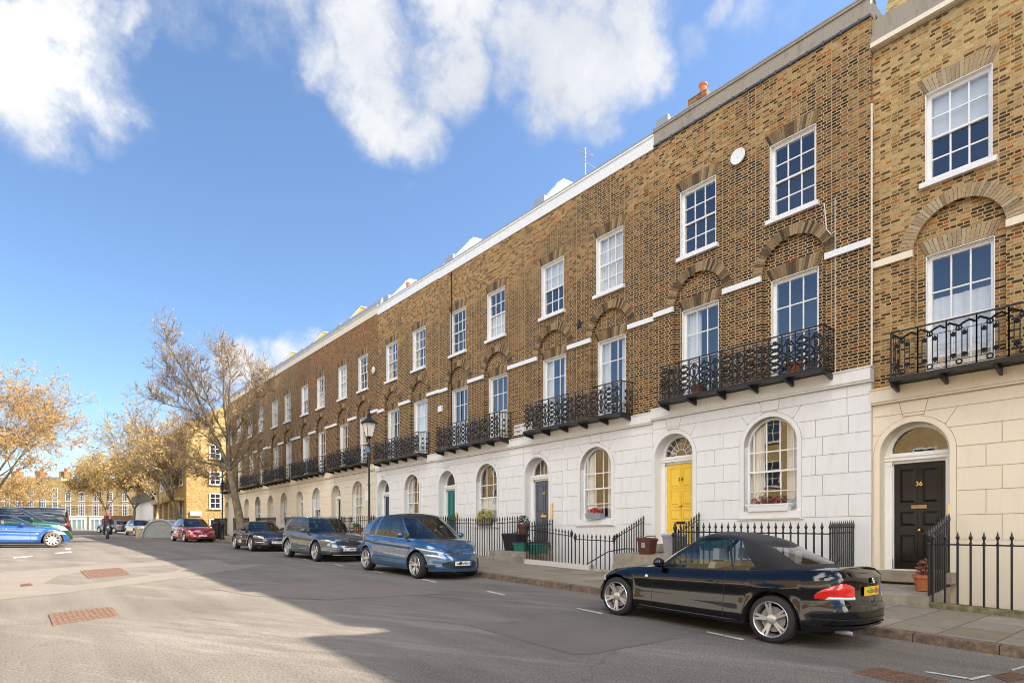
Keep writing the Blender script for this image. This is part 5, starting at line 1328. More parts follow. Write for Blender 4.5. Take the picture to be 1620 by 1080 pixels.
# ---- blue people carrier (faces the viewer)
mpv = Car(dict(L=4.43, W=1.83, fo=.86, wb=2.785, R=.335, n=2.25, cf=1.15, cr=.85, paint=M['p_blue'], gaps=[.98, -.02, -.98], wheel=dict(n=5, dbl=True, w=.07, spread=.40), rimmat=M['alloy'],
    top=[(-2.2, 1.00), (-1.9, 1.06), (-.8, 1.04), (.6, 1.0), (1.1, 1.0), (1.5, .96), (1.9, .86), (2.1, .77), (2.215, .66)], sill=[(-2.2, .30), (-1.5, .22), (1.4, .20), (2.2, .21)],
    crease=[(-2.2, .90), (0, .84), (2.2, .76)], cabin=(-1.9, 1.1), crown=.05, front=[(.15, .06), (.3, .0), (.6, .0), (.78, .03), (.9, .10), (1.0, .26)],
    cab=dict(ws=(1.62, 1.0), hd=(.40, .12), wb=.79, wr=.57, side=[('paint', .90, .10, 1), ('front_window', .60, .0, 2), ('black', .54, -.04, 1), ('front_window', -.16, -.26, 3), ('black', -.24, -.34, 1), ('rear_window_a', -.98, -.90, 3), ('paint', -1.10, -1.0, 1), ('quarter_window', -1.45, -1.22, 2), ('paint', -1.95, -1.50, 3)],
        rb=-2.12, rr=-1.62, roof=[(-1.7, 1.46), (-1.3, 1.54), (-.6, 1.61), (-.1, 1.62), (.2, 1.59), (.45, 1.53)], crown=.05, bulge=.055, glassroof=True, seats=[.0, -.9], sz=1.15, mir=.30)))
mpv.sp['cab']['side'] = [(('rear_side_window' if a == 'rear_window_a' else a), b, c, d) for a, b, c, d in mpv.sp['cab']['side']]
tt = ty(654.8, 7.85) + mpv.xfa
l, h, pch = place(7.85 + .915, tt, -1); mpv.build('people_carrier', 'metallic blue people carrier facing the camera, parked behind the black convertible', 'car', l, h, -math.atan(.034))
hatch_front(mpv, (.52, .54, .62, .66), (.52, .29, .50), .42, badge='chevrons', bz=.665, smudge=[(M['smudge_grey'], 7), (M['sign_black'], 3)])
mpv.full('chrome_strip', .55, .645, .66, M['chrome'], True, .016, 16, 2); mpv.patch('daytime_light', mpv.s_of_y(.5), mpv.s_of_x(1.35), lambda q: .66 + .10 * q, lambda q: .69 + .10 * q, M['white_lens'], .010, 12, 2)
mpv.full('lower_lip', .74, .245, .275, M['p_blue'], True, .03, 16, 2); mpv.doors([.12, -.83], handle_z=.90)
mpv.patch('sill_line', mpv.s_of_x(1.0), mpv.s_of_x(-1.0), .40, .43, M['p_blue'], .02, 20, 3)

def add_rails(c, z, x0, x1, y):
    for sg in (1, -1): m = MB(); m.tube([(x0, y * sg, z - .05), (x0 - .12, y * sg, z), (x1 + .12, y * sg, z - .01), (x1, y * sg, z - .06)], .018, 6); m.build('roof_rail', M['chrome'], c.root, smooth=True)
# ---- dark blue grey estate
est = Car(dict(L=4.68, W=1.81, fo=.88, wb=2.68, R=.34, n=2.4, cf=1.0, cr=.7, paint=M['p_grey'], gaps=[.9, -.15, -1.1], wheel=dict(n=5, w=.055, flare=True),
    top=[(-2.34, .98), (-1.5, 1.0), (.5, .96), (1.0, .95), (1.6, .89), (2.1, .79), (2.34, .68)], sill=[(-2.3, .33), (-1.5, .26), (1.4, .24), (2.3, .26)], crease=[(-2.3, .84), (0, .80), (2.3, .74)], cabin=(-2.1, .95), crown=.05,
    front=[(.15, .08), (.3, .0), (.6, .0), (.8, .03), (.92, .09), (1.0, .22)],
    cab=dict(ws=(1.15, .75), hd=(.35, .12), wb=.76, wr=.58, side=[('black', .68, .08, 1), ('front_window', -.12, -.18, 4), ('black', -.18, -.24, 1), ('rear_side_window', -1.0, -.95, 3), ('black', -1.06, -1.0, 1), ('quarter_window', -1.75, -1.5, 3), ('paint', -2.05, -1.7, 2)],
        rb=-2.22, rr=-1.95, roof=[(-1.95, 1.43), (-1.2, 1.48), (-.3, 1.50), (.35, 1.455)], crown=.03, seats=[.0, -.9], sz=1.1)))
tt = ty(497, 7.9) + est.xfa; l, h, p = place(7.9 + .905, tt, -1); est.build('estate_car', 'dark blue grey estate car with silver roof rails facing the camera', 'car', l, h, -math.atan(.028))
hatch_front(est, (.48, .66, .74, .78), (.46, .56, .74), .44, smudge=[(M['smudge_red'], 7)]); est.full('chrome_trim', .5, .74, .755, M['chrome'], True, .014, 14, 2); est.full('lower_intake', .62, .27, .36, M['trim'], True, .006, 14, 3); est.full('silver_skid', .55, .235, .26, M['alloy'], True, .02, 14, 2); est.doors([.1, -.85], handle_z=.84); add_rails(est, 1.54, .0, -1.75, .57)
# ---- near black roadster
rod = Car(dict(L=4.13, W=1.81, fo=.84, wb=2.43, R=.33, n=2.5, cf=.9, cr=.7, paint=M['p_dark'], gaps=[.45, -.75], wheel=dict(n=5, w=.055, flare=True),
    top=[(-2.06, .88), (-1.4, .92), (-.6, .90), (.3, .88), (.9, .86), (1.5, .80), (2.065, .64)], crease=[(-2, .76), (0, .72), (2, .66)], cabin=(-1.0, .55), crown=.05, front=[(.15, .08), (.3, .0), (.6, .0), (.85, .03), (.93, .08), (1.0, .18)],
    cab=dict(ws=(.72, .36), hd=(-.06, -.22), wb=.72, wr=.52, side=[('black', .28, -.26, 1), ('front_window', -.62, -.72, 4), ('paint', -1.0, -.95, 3)], rb=-1.35, rr=-1.05, roof=[(-1.1, 1.22), (-.6, 1.29), (-.06, 1.27)], crown=.03, seats=[-.25], sz=.95)))
tt = ty(395.4, 7.95) + rod.xfa; l, h, p = place(7.95 + .905, tt, -1); rod.build('roadster', 'small near black roadster with chrome star on its grille', 'car', l, h, -math.atan(.022))
hatch_front(rod, (.56, .56, .68, .74), (.52, .50, .64), .40, badge='star', bz=.575); rod.full('chrome_bar', .5, .565, .585, M['chrome'], True, .016, 14, 2); rod.patch('running_light', rod.s_of_y(.52), rod.s_of_y(.80), .40, .42, M['white_lens'], .012, 5, 2)
# ---- red hatchback
red = Car(dict(L=4.5, W=1.76, fo=.92, wb=2.7, R=.32, n=2.5, cf=1.0, cr=.75, paint=M['p_red'], gaps=[.9, -.1, -.95], wheel=dict(n=5, w=.09),
    top=[(-2.25, 1.08), (-1.5, 1.05), (.5, .94), (1.1, .92), (1.7, .84), (2.25, .60)], crease=[(-2, .84), (0, .78), (2, .7)], cabin=(-2.0, 1.0), crown=.06,
    cab=dict(ws=(1.35, .95), hd=(.30, .10), wb=.74, wr=.54, side=[('black', .88, .06, 1), ('front_window', .0, -.1, 4), ('black', -.06, -.16, 1), ('rear_side_window', -.95, -.9, 3), ('paint', -1.7, -1.4, 3)], rb=-2.1, rr=-1.6, roof=[(-1.6, 1.38), (-.8, 1.45), (-.1, 1.475), (.3, 1.43)], crown=.03, seats=[.1, -.8], sz=1.08)))
tt = ty(287.5, 7.95) + red.xfa; l, h, p = place(7.95 + .9, tt, -1); red.build('hatchback_car', 'shiny red hatchback facing the camera beside the grey cycle hangar', 'car', l, h + radians(3), -math.atan(.018))
hatch_front(red, (.55, .60, .68, .76), (.30, .42, .46), .42, badge='round', bz=.60, fog=True); red.full('lower_intake', .55, .25, .33, M['trim'], True, .006, 14, 3)
# ---- distant parked cars on the terrace side
def simple_spec(paint_, **k):
    d = dict(L=4.3, W=1.78, fo=.85, wb=2.6, R=.32, n=2.6, cf=.9, cr=.8, paint=paint_, gaps=[.8, -.15], wheel=dict(n=5, w=.09),
        top=[(-2.15, .98), (-1.5, 1.0), (.5, .94), (1.0, .92), (1.6, .86), (2.15, .66)], cabin=(-1.9, .95), crown=.05,
        cab=dict(ws=(1.2, .85), hd=(.25, .05), wb=.75, wr=.56, side=[('black', .78, .0, 1), ('front_window', -.05, -.12, 3), ('black', -.1, -.18, 1), ('rear_side_window', -.95, -.9, 3), ('paint', -1.6, -1.35, 2)], rb=-1.95, rr=-1.6, roof=[(-1.6, 1.38), (-.8, 1.45), (.25, 1.42)], crown=.03, seats=[.1], sz=1.05))
    d.update(k); return d
sil = Car(simple_spec(M['p_silver'])); x, t = pt(222, 57); sil.build('saloon_car', 'silver car with sunlit bonnet facing the camera past the cycle hangar', 'car', (x, t, g(t)), -pi / 2 + radians(8), -.018); hatch_front(sil, (.5, .58, .66, .72), (.35, .40, .5), .42, badge='round', bz=.58)
dkc = Car(simple_spec(M['p_bluegrey'])); x, t = pt(180, 70); dkc.build('saloon_car', 'pale blue grey car seen from behind with a yellow plate, beyond the motorcyclist', 'car', (x, t, g(t)), pi / 2 + radians(28), .018); dkc.plate(False, .62, M['plate_yellow'], .5, .12, False); dkc.patch('tail_light', dkc.s_of_x(-1.9), dkc.s_of_y(.5, False), .7, .85, M['red_lens'], .01, 8, 3)
# ---- cars parked across the left side
blu = Car(simple_spec(M['p_royal'], L=4.4, W=1.8, fo=.66, wb=2.75, R=.335, cf=.95, gaps=[.78, -.3], tyre=M['tan_rubber'], rimmat=M['alloy'], wheel=dict(n=10, w=.045),
    top=[(-2.25, .95), (-1.5, .98), (.4, .93), (1.0, .90), (1.6, .84), (2.05, .72), (2.25, .6)], crease=[(-2, .80), (0, .74), (2, .68)],
    cab=dict(ws=(1.08, .74), hd=(.2, .02), wb=.74, wr=.56, side=[('black', .66, -.04, 1), ('front_window', -.2, -.3, 3), ('black', -.27, -.36, 1), ('rear_side_window', -1.1, -1.0, 3), ('paint', -1.5, -1.3, 2)], rb=-1.9, rr=-1.4, roof=[(-1.4, 1.36), (-.6, 1.42), (.2, 1.38)], crown=.03, glass=M['glass_clear'], seats=[.0], sz=1.0, seatmat=M['pale_seat'])))
IMX = atan2(-SN, CS)         # direction of the picture's horizontal axis on the ground
def side_on(car, wheel_u, Y, rot, name, label, wheel_x=None, **k):
    X, t = pt(wheel_u, Y); hd = IMX + rot; wx = car.xfa if wheel_x is None else wheel_x; wy = -car.W2 if cos(rot) > 0 else car.W2
    cx = X - (wx * cos(hd) - wy * sin(hd)); ct = t - (wx * sin(hd) + wy * cos(hd)); car.build(name, label, 'car', (cx, ct, g(ct)), hd, 0, 'cars parked across the left side'); return cx, ct
side_on(blu, 83, 27.0, radians(38), 'saloon_car', 'bright royal blue car cut by the left edge with a pale ten spoke wheel')
blu.patch('headlight', blu.s_of_y(.55), blu.s_of_x(1.55), .56, .70, M['white_lens'], .01, 10, 4); blu.patch('indicator', blu.s_of_x(1.05), blu.s_of_x(.95), .60, .63, M['white_lens'], .008, 3, 2); blu.doors([-.1], handle_z=.8, mat=M['chrome'])
blu.patch('sill_line', blu.s_of_x(1.0), blu.s_of_x(-.95), .24, .28, M['p_royal'], .02, 16, 2)
grn = Car(simple_spec(M['p_green'], L=4.4)); side_on(grn, 82, 29.2, radians(38), 'saloon_car', 'dark green car half hidden behind the royal blue car'); grn.patch('headlight', grn.s_of_y(.55), grn.s_of_x(1.6), .6, .75, M['white_lens'], .01, 8, 3)
suv = Car(simple_spec(M['p_dark'], L=4.6, W=1.85, R=.36, wb=2.65, fo=.9, n=3.0, cr=.6, top=[(-2.3, 1.12), (-1.5, 1.14), (.5, 1.06), (1.1, 1.04), (1.8, .96), (2.3, .8)],
    cab=dict(ws=(1.2, .85), hd=(.35, .15), wb=.80, wr=.62, side=[('black', .78, .1, 1), ('front_window', -.05, -.12, 3), ('paint', -.12, -.2, 1), ('rear_side_window', -.95, -.95, 3), ('paint', -1.1, -1.05, 1), ('quarter_window', -1.75, -1.4, 2), ('paint', -2.0, -1.75, 2)], rb=-2.2, rr=-1.9, roof=[(-1.9, 1.58), (-1.2, 1.66), (-.3, 1.69), (.35, 1.64)], crown=.03, glass=M['glass_car'], seats=[.1], sz=1.2)))
side_on(suv, 77, 31.8, pi + radians(38), 'suv_car', 'black sports utility car seen from its rear side with red lamps, behind the green car', suv.xra)
# ---- black van
van = Car(simple_spec(M['p_plain_black'], L=5.0, W=1.95, fo=.95, wb=3.1, R=.34, n=4.0, cf=1.1, cr=.3, side=[(.1, .05), (.3, 0), (.6, 0), (.85, .03), (.96, .07), (1.0, .14)], rear=[(.1, .03), (.3, 0), (.7, .0), (.95, .05), (1.0, .1)],
    top=[(-2.5, 1.92), (-2.0, 1.98), (.6, 1.98), (.95, 1.86), (1.5, 1.15), (2.1, 1.0), (2.5, .8)], cabin=(-9, -9), cab=None, gaps=[.4, -1.0]))
suv.root.scale = (1.0, 1.0, .98); grn.root.scale = (1, 1, 1.22)
side_on(van, 79, 36.5, pi + radians(38), 'van', 'tall black van behind the other vehicles on the left', van.xra - .0)
for c_, nm in ((suv, 'tail_light'), (van, 'tail_light')): c_.patch(nm, c_.s_of_x(c_.xR + .32), c_.s_of_y(c_.W2 * .72, False), .95 if c_ is suv else .9, 1.12 if c_ is suv else 1.3, M['red_lens'], .012, 8, 4)
# ---------------------------------------------------------------- trees
def tree(label, x, t, H, trunk_r, seed, leafmat, barkm, twigm, lean=(0, 0), fork=.28, spread=.55, levels=6, nleaf=6000, ls=.09, width=1.0, maxseg=9000, first=4, twr=.012, up=.25, shrink=.74, sprays=1.0):
    rng = random.Random(seed); z0 = g(t) - .05; root = empty('street_tree', (x, t, z0), 0, label, 'tree', 'bare and budding street trees')
    tr, tw, tips = MB(), MB(), []; cnt = [0]
    def grow(p, d, L, r, lv):
        if cnt[0] > maxseg: return
        cnt[0] += 1; n = 4 if lv < 2 else 3; pts = [p.copy()]; rs = [r]; q = p.copy(); dd = d.copy()
        for i in range(n):
            dd = (dd + Vector((rng.gauss(0, .10), rng.gauss(0, .10), rng.gauss(0, .07) + up * .10 * (1 if lv > 0 else 0)))).normalized(); q = q + dd * L / n; pts.append(q.copy()); rs.append(r * (1 - .42 * (i + 1) / n))
            if lv >= levels - 2: tips.append(q.copy())
        (tr if lv <= 2 else tw).tube(pts, rs, 8 if lv == 0 else (6 if lv < 3 else 3), cap=lv < 2)
        if lv >= levels: return
        k = first if lv == 0 else (3 if lv < 3 else (3 if rng.random() < .6 else 4)); ph = rng.random() * 6.28
        for i in range(k):
            a = ph + i * 2 * pi / k + rng.uniform(-.4, .4); side = dd.orthogonal().normalized(); side2 = dd.cross(side).normalized(); sv = side * cos(a) + side2 * sin(a)
            sp = spread * rng.uniform(.55, 1.25) * (1.0 if i or lv > 0 else .5)
            nd = (dd + sv * sp + Vector((0, 0, up * .35))); nd = Vector((nd.x * width, nd.y * width, nd.z)).normalized()
            base = pts[-1] if (i < 2 or lv < 1) else pts[rng.choice([-2, -3])] if len(pts) > 3 else pts[-1]
            grow(base, nd, L * shrink * rng.uniform(.8, 1.15) if lv else H * .235 * rng.uniform(.85, 1.15), max(rs[-1] * (.72 if lv else .62) * rng.uniform(.85, 1.1), twr), lv + 1)
    grow(Vector((0, 0, 0)), Vector((lean[0], lean[1], 1)).normalized(), H * fork, trunk_r, 0)
    top = max(v[2] for v in tw.v); s = H / top
    for mb in (tr, tw):
        mb.v = [(a * s, b * s, c * s) for a, b, c in mb.v]
    tr.build('trunk', barkm, root, smooth=True); tw.build('branches', twigm, root)
    lf = MB(); 
    for i in range(nleaf):
        p = rng.choice(tips) * s; k = ls * rng.uniform(.5, 1.4); a = Vector((rng.gauss(0, 1), rng.gauss(0, 1), rng.gauss(0, 1))).normalized(); b = a.orthogonal().normalized()
        p = p + Vector((rng.gauss(0, .12), rng.gauss(0, .12), rng.gauss(0, .12))) * sprays
        lf.add([tuple(p + a * k), tuple(p + b * k * .5), tuple(p - a * k * .9), tuple(p - b * k * .5)], [(0, 1, 2, 3)])
    if nleaf: lf.build('crown', leafmat, root)
    return root
D_T = 10.6
def limbed_tree(label, x, t, px, limbs, trunk, seed, twigm, barkm, leafm_, nleaf, ls):
    rng = random.Random(seed); Y0 = x * SN + t * CS; ub = (x * CS - t * SN) / Y0 * FPX + 810; zb = g(t) - .05; root = empty('street_tree', (x, t, zb), 0, label, 'tree', 'bare and budding street trees')
    def L(u, v, d):
        a = (u - ub) / px; return Vector((a * CS + d * SN, -a * SN + d * CS, (VY - v) / px - zb))
    tr, tw, tips = MB(), MB(), []
    def smooth(pts, k=4):
        out = []
        for i in range(len(pts) - 1):
            p0, p1, p2, p3 = pts[max(i - 1, 0)], pts[i], pts[i + 1], pts[min(i + 2, len(pts) - 1)]
            for j in range(k): q = j / k; out.append(.5 * ((2 * p1) + (p2 - p0) * q + (2 * p0 - 5 * p1 + 4 * p2 - p3) * q * q + (3 * p1 - p0 - 3 * p2 + p3) * q**3))
        return out + [pts[-1]]
    def sprout(p, d, ln, r, lv):
        n = 4; pts = [p.copy()]; q = p.copy(); dd = d.copy()
        for i in range(n): dd = (dd + Vector((rng.gauss(0, .16), rng.gauss(0, .16), rng.gauss(.06, .12)))).normalized(); q = q + dd * ln / n; pts.append(q.copy())
        tw.tube(pts, [r * (1 - .5 * i / n) for i in range(n + 1)], 3, cap=False); tips.extend(pts[2:])
        if lv >= 3: return
        for i in range(rng.choice((3, 4, 4, 5)) if lv < 2 else 4):
            k = rng.choice((1, 2, 3, 4)); o_ = dd.orthogonal().normalized(); o2 = dd.cross(o_); a = rng.random() * 6.28
            sprout(pts[k], (dd + (o_ * cos(a) + o2 * sin(a)) * rng.uniform(.5, 1.1) + Vector((0, 0, .15))).normalized(), ln * rng.uniform(.5, .8), max(r * .55, .0085), lv + 1)
    T = smooth([L(u, v, 0) for u, v in trunk]); n = len(T); tr.tube(T, [.27 - .09 * i / (n - 1) for i in range(n)], 9)
    for li, (r0, pts) in enumerate(limbs):
        dep = rng.uniform(-.55, .55); k = len(pts); base = 0 if pts[0][1] > 735 else rng.uniform(-.2, .2)
        P_ = smooth([L(u, v, base + dep * (i / (k - 1)) * k + rng.gauss(0, .12) * (i > 0)) for i, (u, v) in enumerate(pts)], 5); n = len(P_)
        tr.tube(P_, [max(.016, r0 * (1 - .85 * (i / (n - 1))**.8)) for i in range(n)], 6)
        for i in range(max(2, n // 5), n):
            for _ in range(2 if i < n * .6 else 3):
                d = (P_[min(i + 1, n - 1)] - P_[i - 1]).normalized(); o_ = d.orthogonal().normalized(); o2 = d.cross(o_); a = rng.random() * 6.28
                sprout(P_[i], (d * .7 + (o_ * cos(a) + o2 * sin(a)) * rng.uniform(.6, 1.2) + Vector((0, 0, .2))).normalized(), rng.uniform(.5, 1.1), .018, 1)
    tr.build('trunk', barkm, root, smooth=True); tw.build('branches', twigm, root); lf = MB()
    for i in range(nleaf):
        p = rng.choice(tips); k = ls * rng.uniform(.5, 1.4); a = Vector((rng.gauss(0, 1), rng.gauss(0, 1), rng.gauss(0, 1))).normalized(); b = a.orthogonal().normalized()
        lf.add([tuple(p + a * k), tuple(p + b * k * .5), tuple(p - a * k * .9), tuple(p - b * k * .5)], [(0, 1, 2, 3)])
    lf.build('crown', leafm_, root)
LIMBS = [(.13, [(364, 745), (350, 706), (331, 655), (316, 612), (296, 569), (287, 545)]), (.11, [(364, 745), (360, 698), (355, 638), (350, 586), (345, 562)]), (.11, [(364, 745), (365, 689), (367, 638), (371, 594), (367, 564)]),
    (.10, [(364, 745), (371, 706), (382, 663), (393, 620), (402, 586)]), (.07, [(353, 719), (331, 698), (304, 679), (278, 668)]), (.08, [(364, 745), (346, 736), (319, 730), (293, 719), (274, 698)]), (.08, [(366, 741), (388, 724), (405, 698), (416, 663)]),
    (.06, [(366, 745), (392, 745), (412, 736)]), (.07, [(350, 706), (338, 680), (319, 663), (293, 629), (278, 607)]), (.07, [(360, 698), (347, 663), (332, 620), (324, 586)]), (.07, [(365, 689), (379, 655), (388, 612), (386, 576)]), (.05, [(342, 682), (316, 655), (287, 648), (272, 639)]), (.06, [(324, 633), (302, 612), (284, 590)]), (.05, [(364, 741), (350, 752), (327, 755), (308, 748)])]
limbed_tree('large bare plane tree on the pavement in front of the last brick houses', D_T, ty(384, D_T), 26.3, LIMBS, [(384, 858), (379, 820), (372, 785), (364, 745)], 4, M['twig'], M['bark'], M['bud'], 3200, .075)
tree('leafless dark street tree beside the yellow building', 10.6, ty(290, 10.6), 11.5, .25, 5, M['tan_leaf'], M['bark'], M['twig'], levels=6, nleaf=2600, ls=.12, maxseg=3600, first=5, spread=.75, twr=.014)
tree('pale trunked tree with tan foliage behind the cycle hangar', 10.2, ty(246, 10.2), 11.5, .22, 8, M['tan_leaf'], M['pale_bark'], M['twig_tan'], levels=6, nleaf=15000, ls=.11, maxseg=3000, first=4, spread=.7, twr=.016, sprays=2.0)
x, t = pt(212, 76); tree('tan leaved tree before the white stucco building', x, t, 11.0, .22, 9, M['tan_leaf'], M['bark'], M['twig'], levels=5, nleaf=13000, ls=.13, maxseg=2000, spread=.75, twr=.018, sprays=2.4)
x, t = pt(175, 84); tree('rounded tan tree above the motorcyclist in the distance', x, t, 11.0, .3, 13, M['tan_leaf'], M['bark'], M['twig'], levels=5, nleaf=12000, ls=.13, maxseg=2200, spread=.62, twr=.02, first=5, sprays=2.4)
x, t = pt(-2, 50); tree('big golden leaved tree at the left edge of the view', x, t, 14.6, .33, 17, M['gold_leaf'], M['bark'], M['twig'], levels=6, nleaf=26000, ls=.10, maxseg=6500, spread=.85, twr=.014, first=5, fork=.17, sprays=1.5, width=1.15)
# ---------------------------------------------------------------- buildings past the terrace
def win_simple(root, P0, ux, nx, a, z, w, h, mat=None, grid=(2, 3), off=(0, 0, 0), depth=.12):
    """window on a wall: P0 wall origin, ux unit along it, nx outward unit (x, t)"""
    def q(s, d, zz): return (P0[0] + ux[0] * s + nx[0] * d - off[0], P0[1] + ux[1] * s + nx[1] * d - off[1], zz - off[2])
    def bx(mb, s0, s1, d0, d1, z0, z1): mb.hexa([q(s, d, zz) for d in (d0, d1) for s in (s0, s1) for zz in (z0, z1)])
    f = MB(); fw = .09
    bx(f, a - w / 2 - .02, a - w / 2 + fw, .01, .06, z, z + h); bx(f, a + w / 2 - fw, a + w / 2 + .02, .01, .06, z, z + h); bx(f, a - w / 2, a + w / 2, .0101, .0599, z + h - fw, z + h); bx(f, a - w / 2 - .08, a + w / 2 + .08, .01, .12, z - .12, z)
    for i in range(1, grid[0]): s = a - w / 2 + w * i / grid[0]; bx(f, s - .025, s + .025, .02, .05, z, z + h)
    for i in range(1, grid[1]): zz = z + h * i / grid[1]; bx(f, a - w / 2, a + w / 2, .021, .049, zz - .022, zz + .022)
    o = f.build('window', mat or M['white'], root); g_ = MB(); bx(g_, a - w / 2 + .02, a + w / 2 - .02, .005, .03, z, z + h); g_.build('pane', M['dark_glass'], o); return o
t_ = NT('dark_window_glass'); t_.set(col=(.03, .035, .045), rough=.05, spec=.9, ior=1.6); M['dark_glass'] = t_.mat
def block(name, label, cat, P0, ux, L, depth, z0, z1, mat, wins, group=None, roof=None, bands=(), parapet=None, nx=None):
    nx = nx or (ux[1], -ux[0]); root = empty(name, (P0[0], P0[1], z0), 0, label, cat, group); off = (P0[0], P0[1], z0)
    def q(s, d, z): return (P0[0] + ux[0] * s + nx[0] * d - off[0], P0[1] + ux[1] * s + nx[1] * d - off[1], z - z0)
    def bx(mb, s0, s1, d0, d1, a, b): mb.hexa([q(s, d, z) for d in (d0, d1) for s in (s0, s1) for z in (a, b)])
    w = MB(); bx(w, 0, L, -depth, 0, z0 - 1, z1); w.build('wall', mat, root)
    for a, b, m_, pr in bands: k = MB(); bx(k, -.01, L + .01, .001, pr, a, b); k.build('band', m_, root)
    k = MB(); bx(k, -.05, L + .05, -.3, .06, z1, z1 + .25); k.build('parapet', parapet or mat, root)
    for wv in wins: win_simple(root, P0, ux, nx, wv[0], wv[1], wv[2], wv[3], grid=wv[4] if len(wv) > 4 else (2, 3), off=off)
    return root, bx
# yellow brick block whose end faces us
Y0 = (12.6, 63.5)
zz = g(63.5)
yb, bx_ = block('yellow_brick_building', 'sunlit yellow brick building with white windows past the end of the terrace', 'building', Y0, (1, 0), 14, 14, zz, 10.6, M['brick_yellow'],
    [(s_, z_, 1.0, h_, (2, 3)) for s_ in (2.5, 6.0, 9.5) for z_, h_ in ((7.6, 1.35), (5.1, 1.2), (2.75, 1.45))] + [(2.5, .9, 1.0, .8, (2, 1))], nx=(0, -1))
m = MB(); m.prism_y([(-.1, 10.6 - zz), (4.5, 13.6 - zz), (9, 10.6 - zz)], .0, 13); m.build('gable', M['brick_yellow'], yb)
for i in range(4):
    for z_, hh in ((1.2, 2.3), (5.0, 1.7), (8.0, 1.5)): win_simple(yb, (12.6, 64.2), (0, 1), (-1, 0), 1.5 + i * 3.3, z_, 1.3, hh, off=(Y0[0], Y0[1], zz))
for i in range(5): m = MB(); m.box(-.7, -.35, 1.2 + i * 2.9, 1.55 + i * 2.9, 0, 3.4); m.build('porch_column', M['brick_yellow'], yb)
m = MB(); m.box(-.9, .02, .8, 13.2, 3.4, 3.75); m.build('porch_entablature', M['brick_yellow'], yb)
m = MB(); m.box(-.9, .0, 1, 13, 1.0, 1.1); m.build('balustrade', M['offwhite'], yb)
m = MB(); m.box(.3, 1.3, -.12, -.02, 1.95 - zz, 2.4 - zz); m.build('wall_sign', M['sign_white'], yb)
# white stucco terrace farther on
W0 = (12.8, 80.0); zz = g(80)
wt, bx_ = block('stucco_house', 'far white stucco house with black first floor railings beyond the tan trees', 'house', W0, (0, 1), 16, 9, zz, 10.2, M['brick_far'], [(1.6 + i * 2.6, 6.3, 1.1, 2.0) for i in range(6)] + [(1.6 + i * 2.6, 2.0, 1.1, 2.0) for i in range(6)], bands=[(zz - .5, 4.6, M['white_stucco'], .12), (4.6, 4.8, M['white'], .3)], nx=(-1, 0))
m = MB(); m.box(-.5, -.1, .2, 15.8, 4.3 - zz + 0, 5.3 - zz) ; m.build('balcony', M['iron'], wt)
for i in range(3): win_simple(wt, W0, (1, 0), (0, -1), 1.6 + i * 2.4, 6.0, 1.1, 2.0, off=(W0[0], W0[1], zz))
# terrace closing the view, parallel to the picture
ux = (CS, -SN); nx = (-SN, -CS)
def far_house(i, u0, u1, zt, shop=None, lab=''):
    Y = 114; P0 = pt(u0, Y); L = (u1 - u0) / FPX * Y; z0 = zat(841, Y)
    wins = []; n = max(2, round(L / 3.2))
    for q in range(n):
        a = (q + .5) * L / n
        wins += [(a, zat(786 if zt > 10.6 else 792, Y), 1.0, 1.7, (3, 4)), (a, zat(806 + (9 if zt < 10.6 else 0), Y), 1.05, 2.0 if zt > 10.6 else 2.3, (3, 4))]
    root, bx = block('terraced_house', lab, 'house', P0, ux, L, 10, z0, zt, M['brick_far'], wins, 'houses of the terrace closing the view', bands=[(zat(793, Y) if zt > 10.6 else zat(799.5, Y), (zat(793, Y) if zt > 10.6 else zat(799.5, Y)) + .12, M['offwhite'], .04)], nx=nx, parapet=M['cement'])
    k = MB(); bx(k, L - 1.3, L - .3, -3, -1.2, zt, zt + 1.5); k.build('chimney_stack', M['brick_red'], root)
    k = MB()
    for s in (.2, .6): bx(k, L - 1.3 + s, L - 1.05 + s, -2.4, -2.1, zt + 1.5, zt + 2.2)
    k.build('chimney_pot', M['terracotta'], root)
    if shop:
        s0, s1 = shop; k = MB(); bx(k, s0, s1, .01, .5, zat(817, Y), zat(815.5, Y)); bx(k, s0, s1, .01, .3, zat(822, Y), zat(817.1, Y)); bx(k, s0, s0 + .4, .01, .35, z0 - 1, zat(822, Y)); bx(k, s1 - .4, s1, .01, .35, z0 - 1, zat(822, Y)); bx(k, s0, s1, .01, .25, z0 - 1, z0 + .35)
        n = 4
        for q in range(1, n): s = s0 + (s1 - s0) * q / n; bx(k, s - .1, s + .1, .0101, .28, z0, zat(822.1, Y))
        o = k.build('shopfront', M['white'], root); k = MB(); bx(k, s0 + .2, s1 - .2, .012, .1, z0, zat(822, Y)); k.build('shop_window', M['glass_shop'], o)
    return root
t_ = NT('bright_shop_glass'); t_.set(col=(.3, .42, .42), rough=.1, spec=.8); M['glass_shop'] = t_.mat
far_house(0, -14, 20, 11.0, None, 'golden brick house behind the golden tree at the left edge')
far_house(1, 20, 58, 11.0, None, 'golden brick house behind the black van in the far terrace')
far_house(2, 58, 97, 11.0, None, 'taller golden brick house with chimney in the far closing terrace')
far_house(3, 97, 140, 10.3, (1.2, 5.0), 'lower golden brick house with a small white shopfront in the far terrace')
far_house(4, 140, 186, 10.3, (.3, 4.2), 'far golden brick house behind the motorcyclist')
far_house(5, 186, 236, 10.3, None, 'far golden brick house hidden behind the tan trees')
# dark red brick low wall and gate pieces beside the far trees
x, t = pt(196, 92); m = MB(); m.box(-3, 3, -.15, .15, 0, 2.3); o = m.build('garden_wall', M['brick_red'], None, loc=(x, t, g(t))); o.rotation_euler = (0, 0, IMX); tag(o, 'low reddish brick garden wall behind the far parked cars', 'wall')
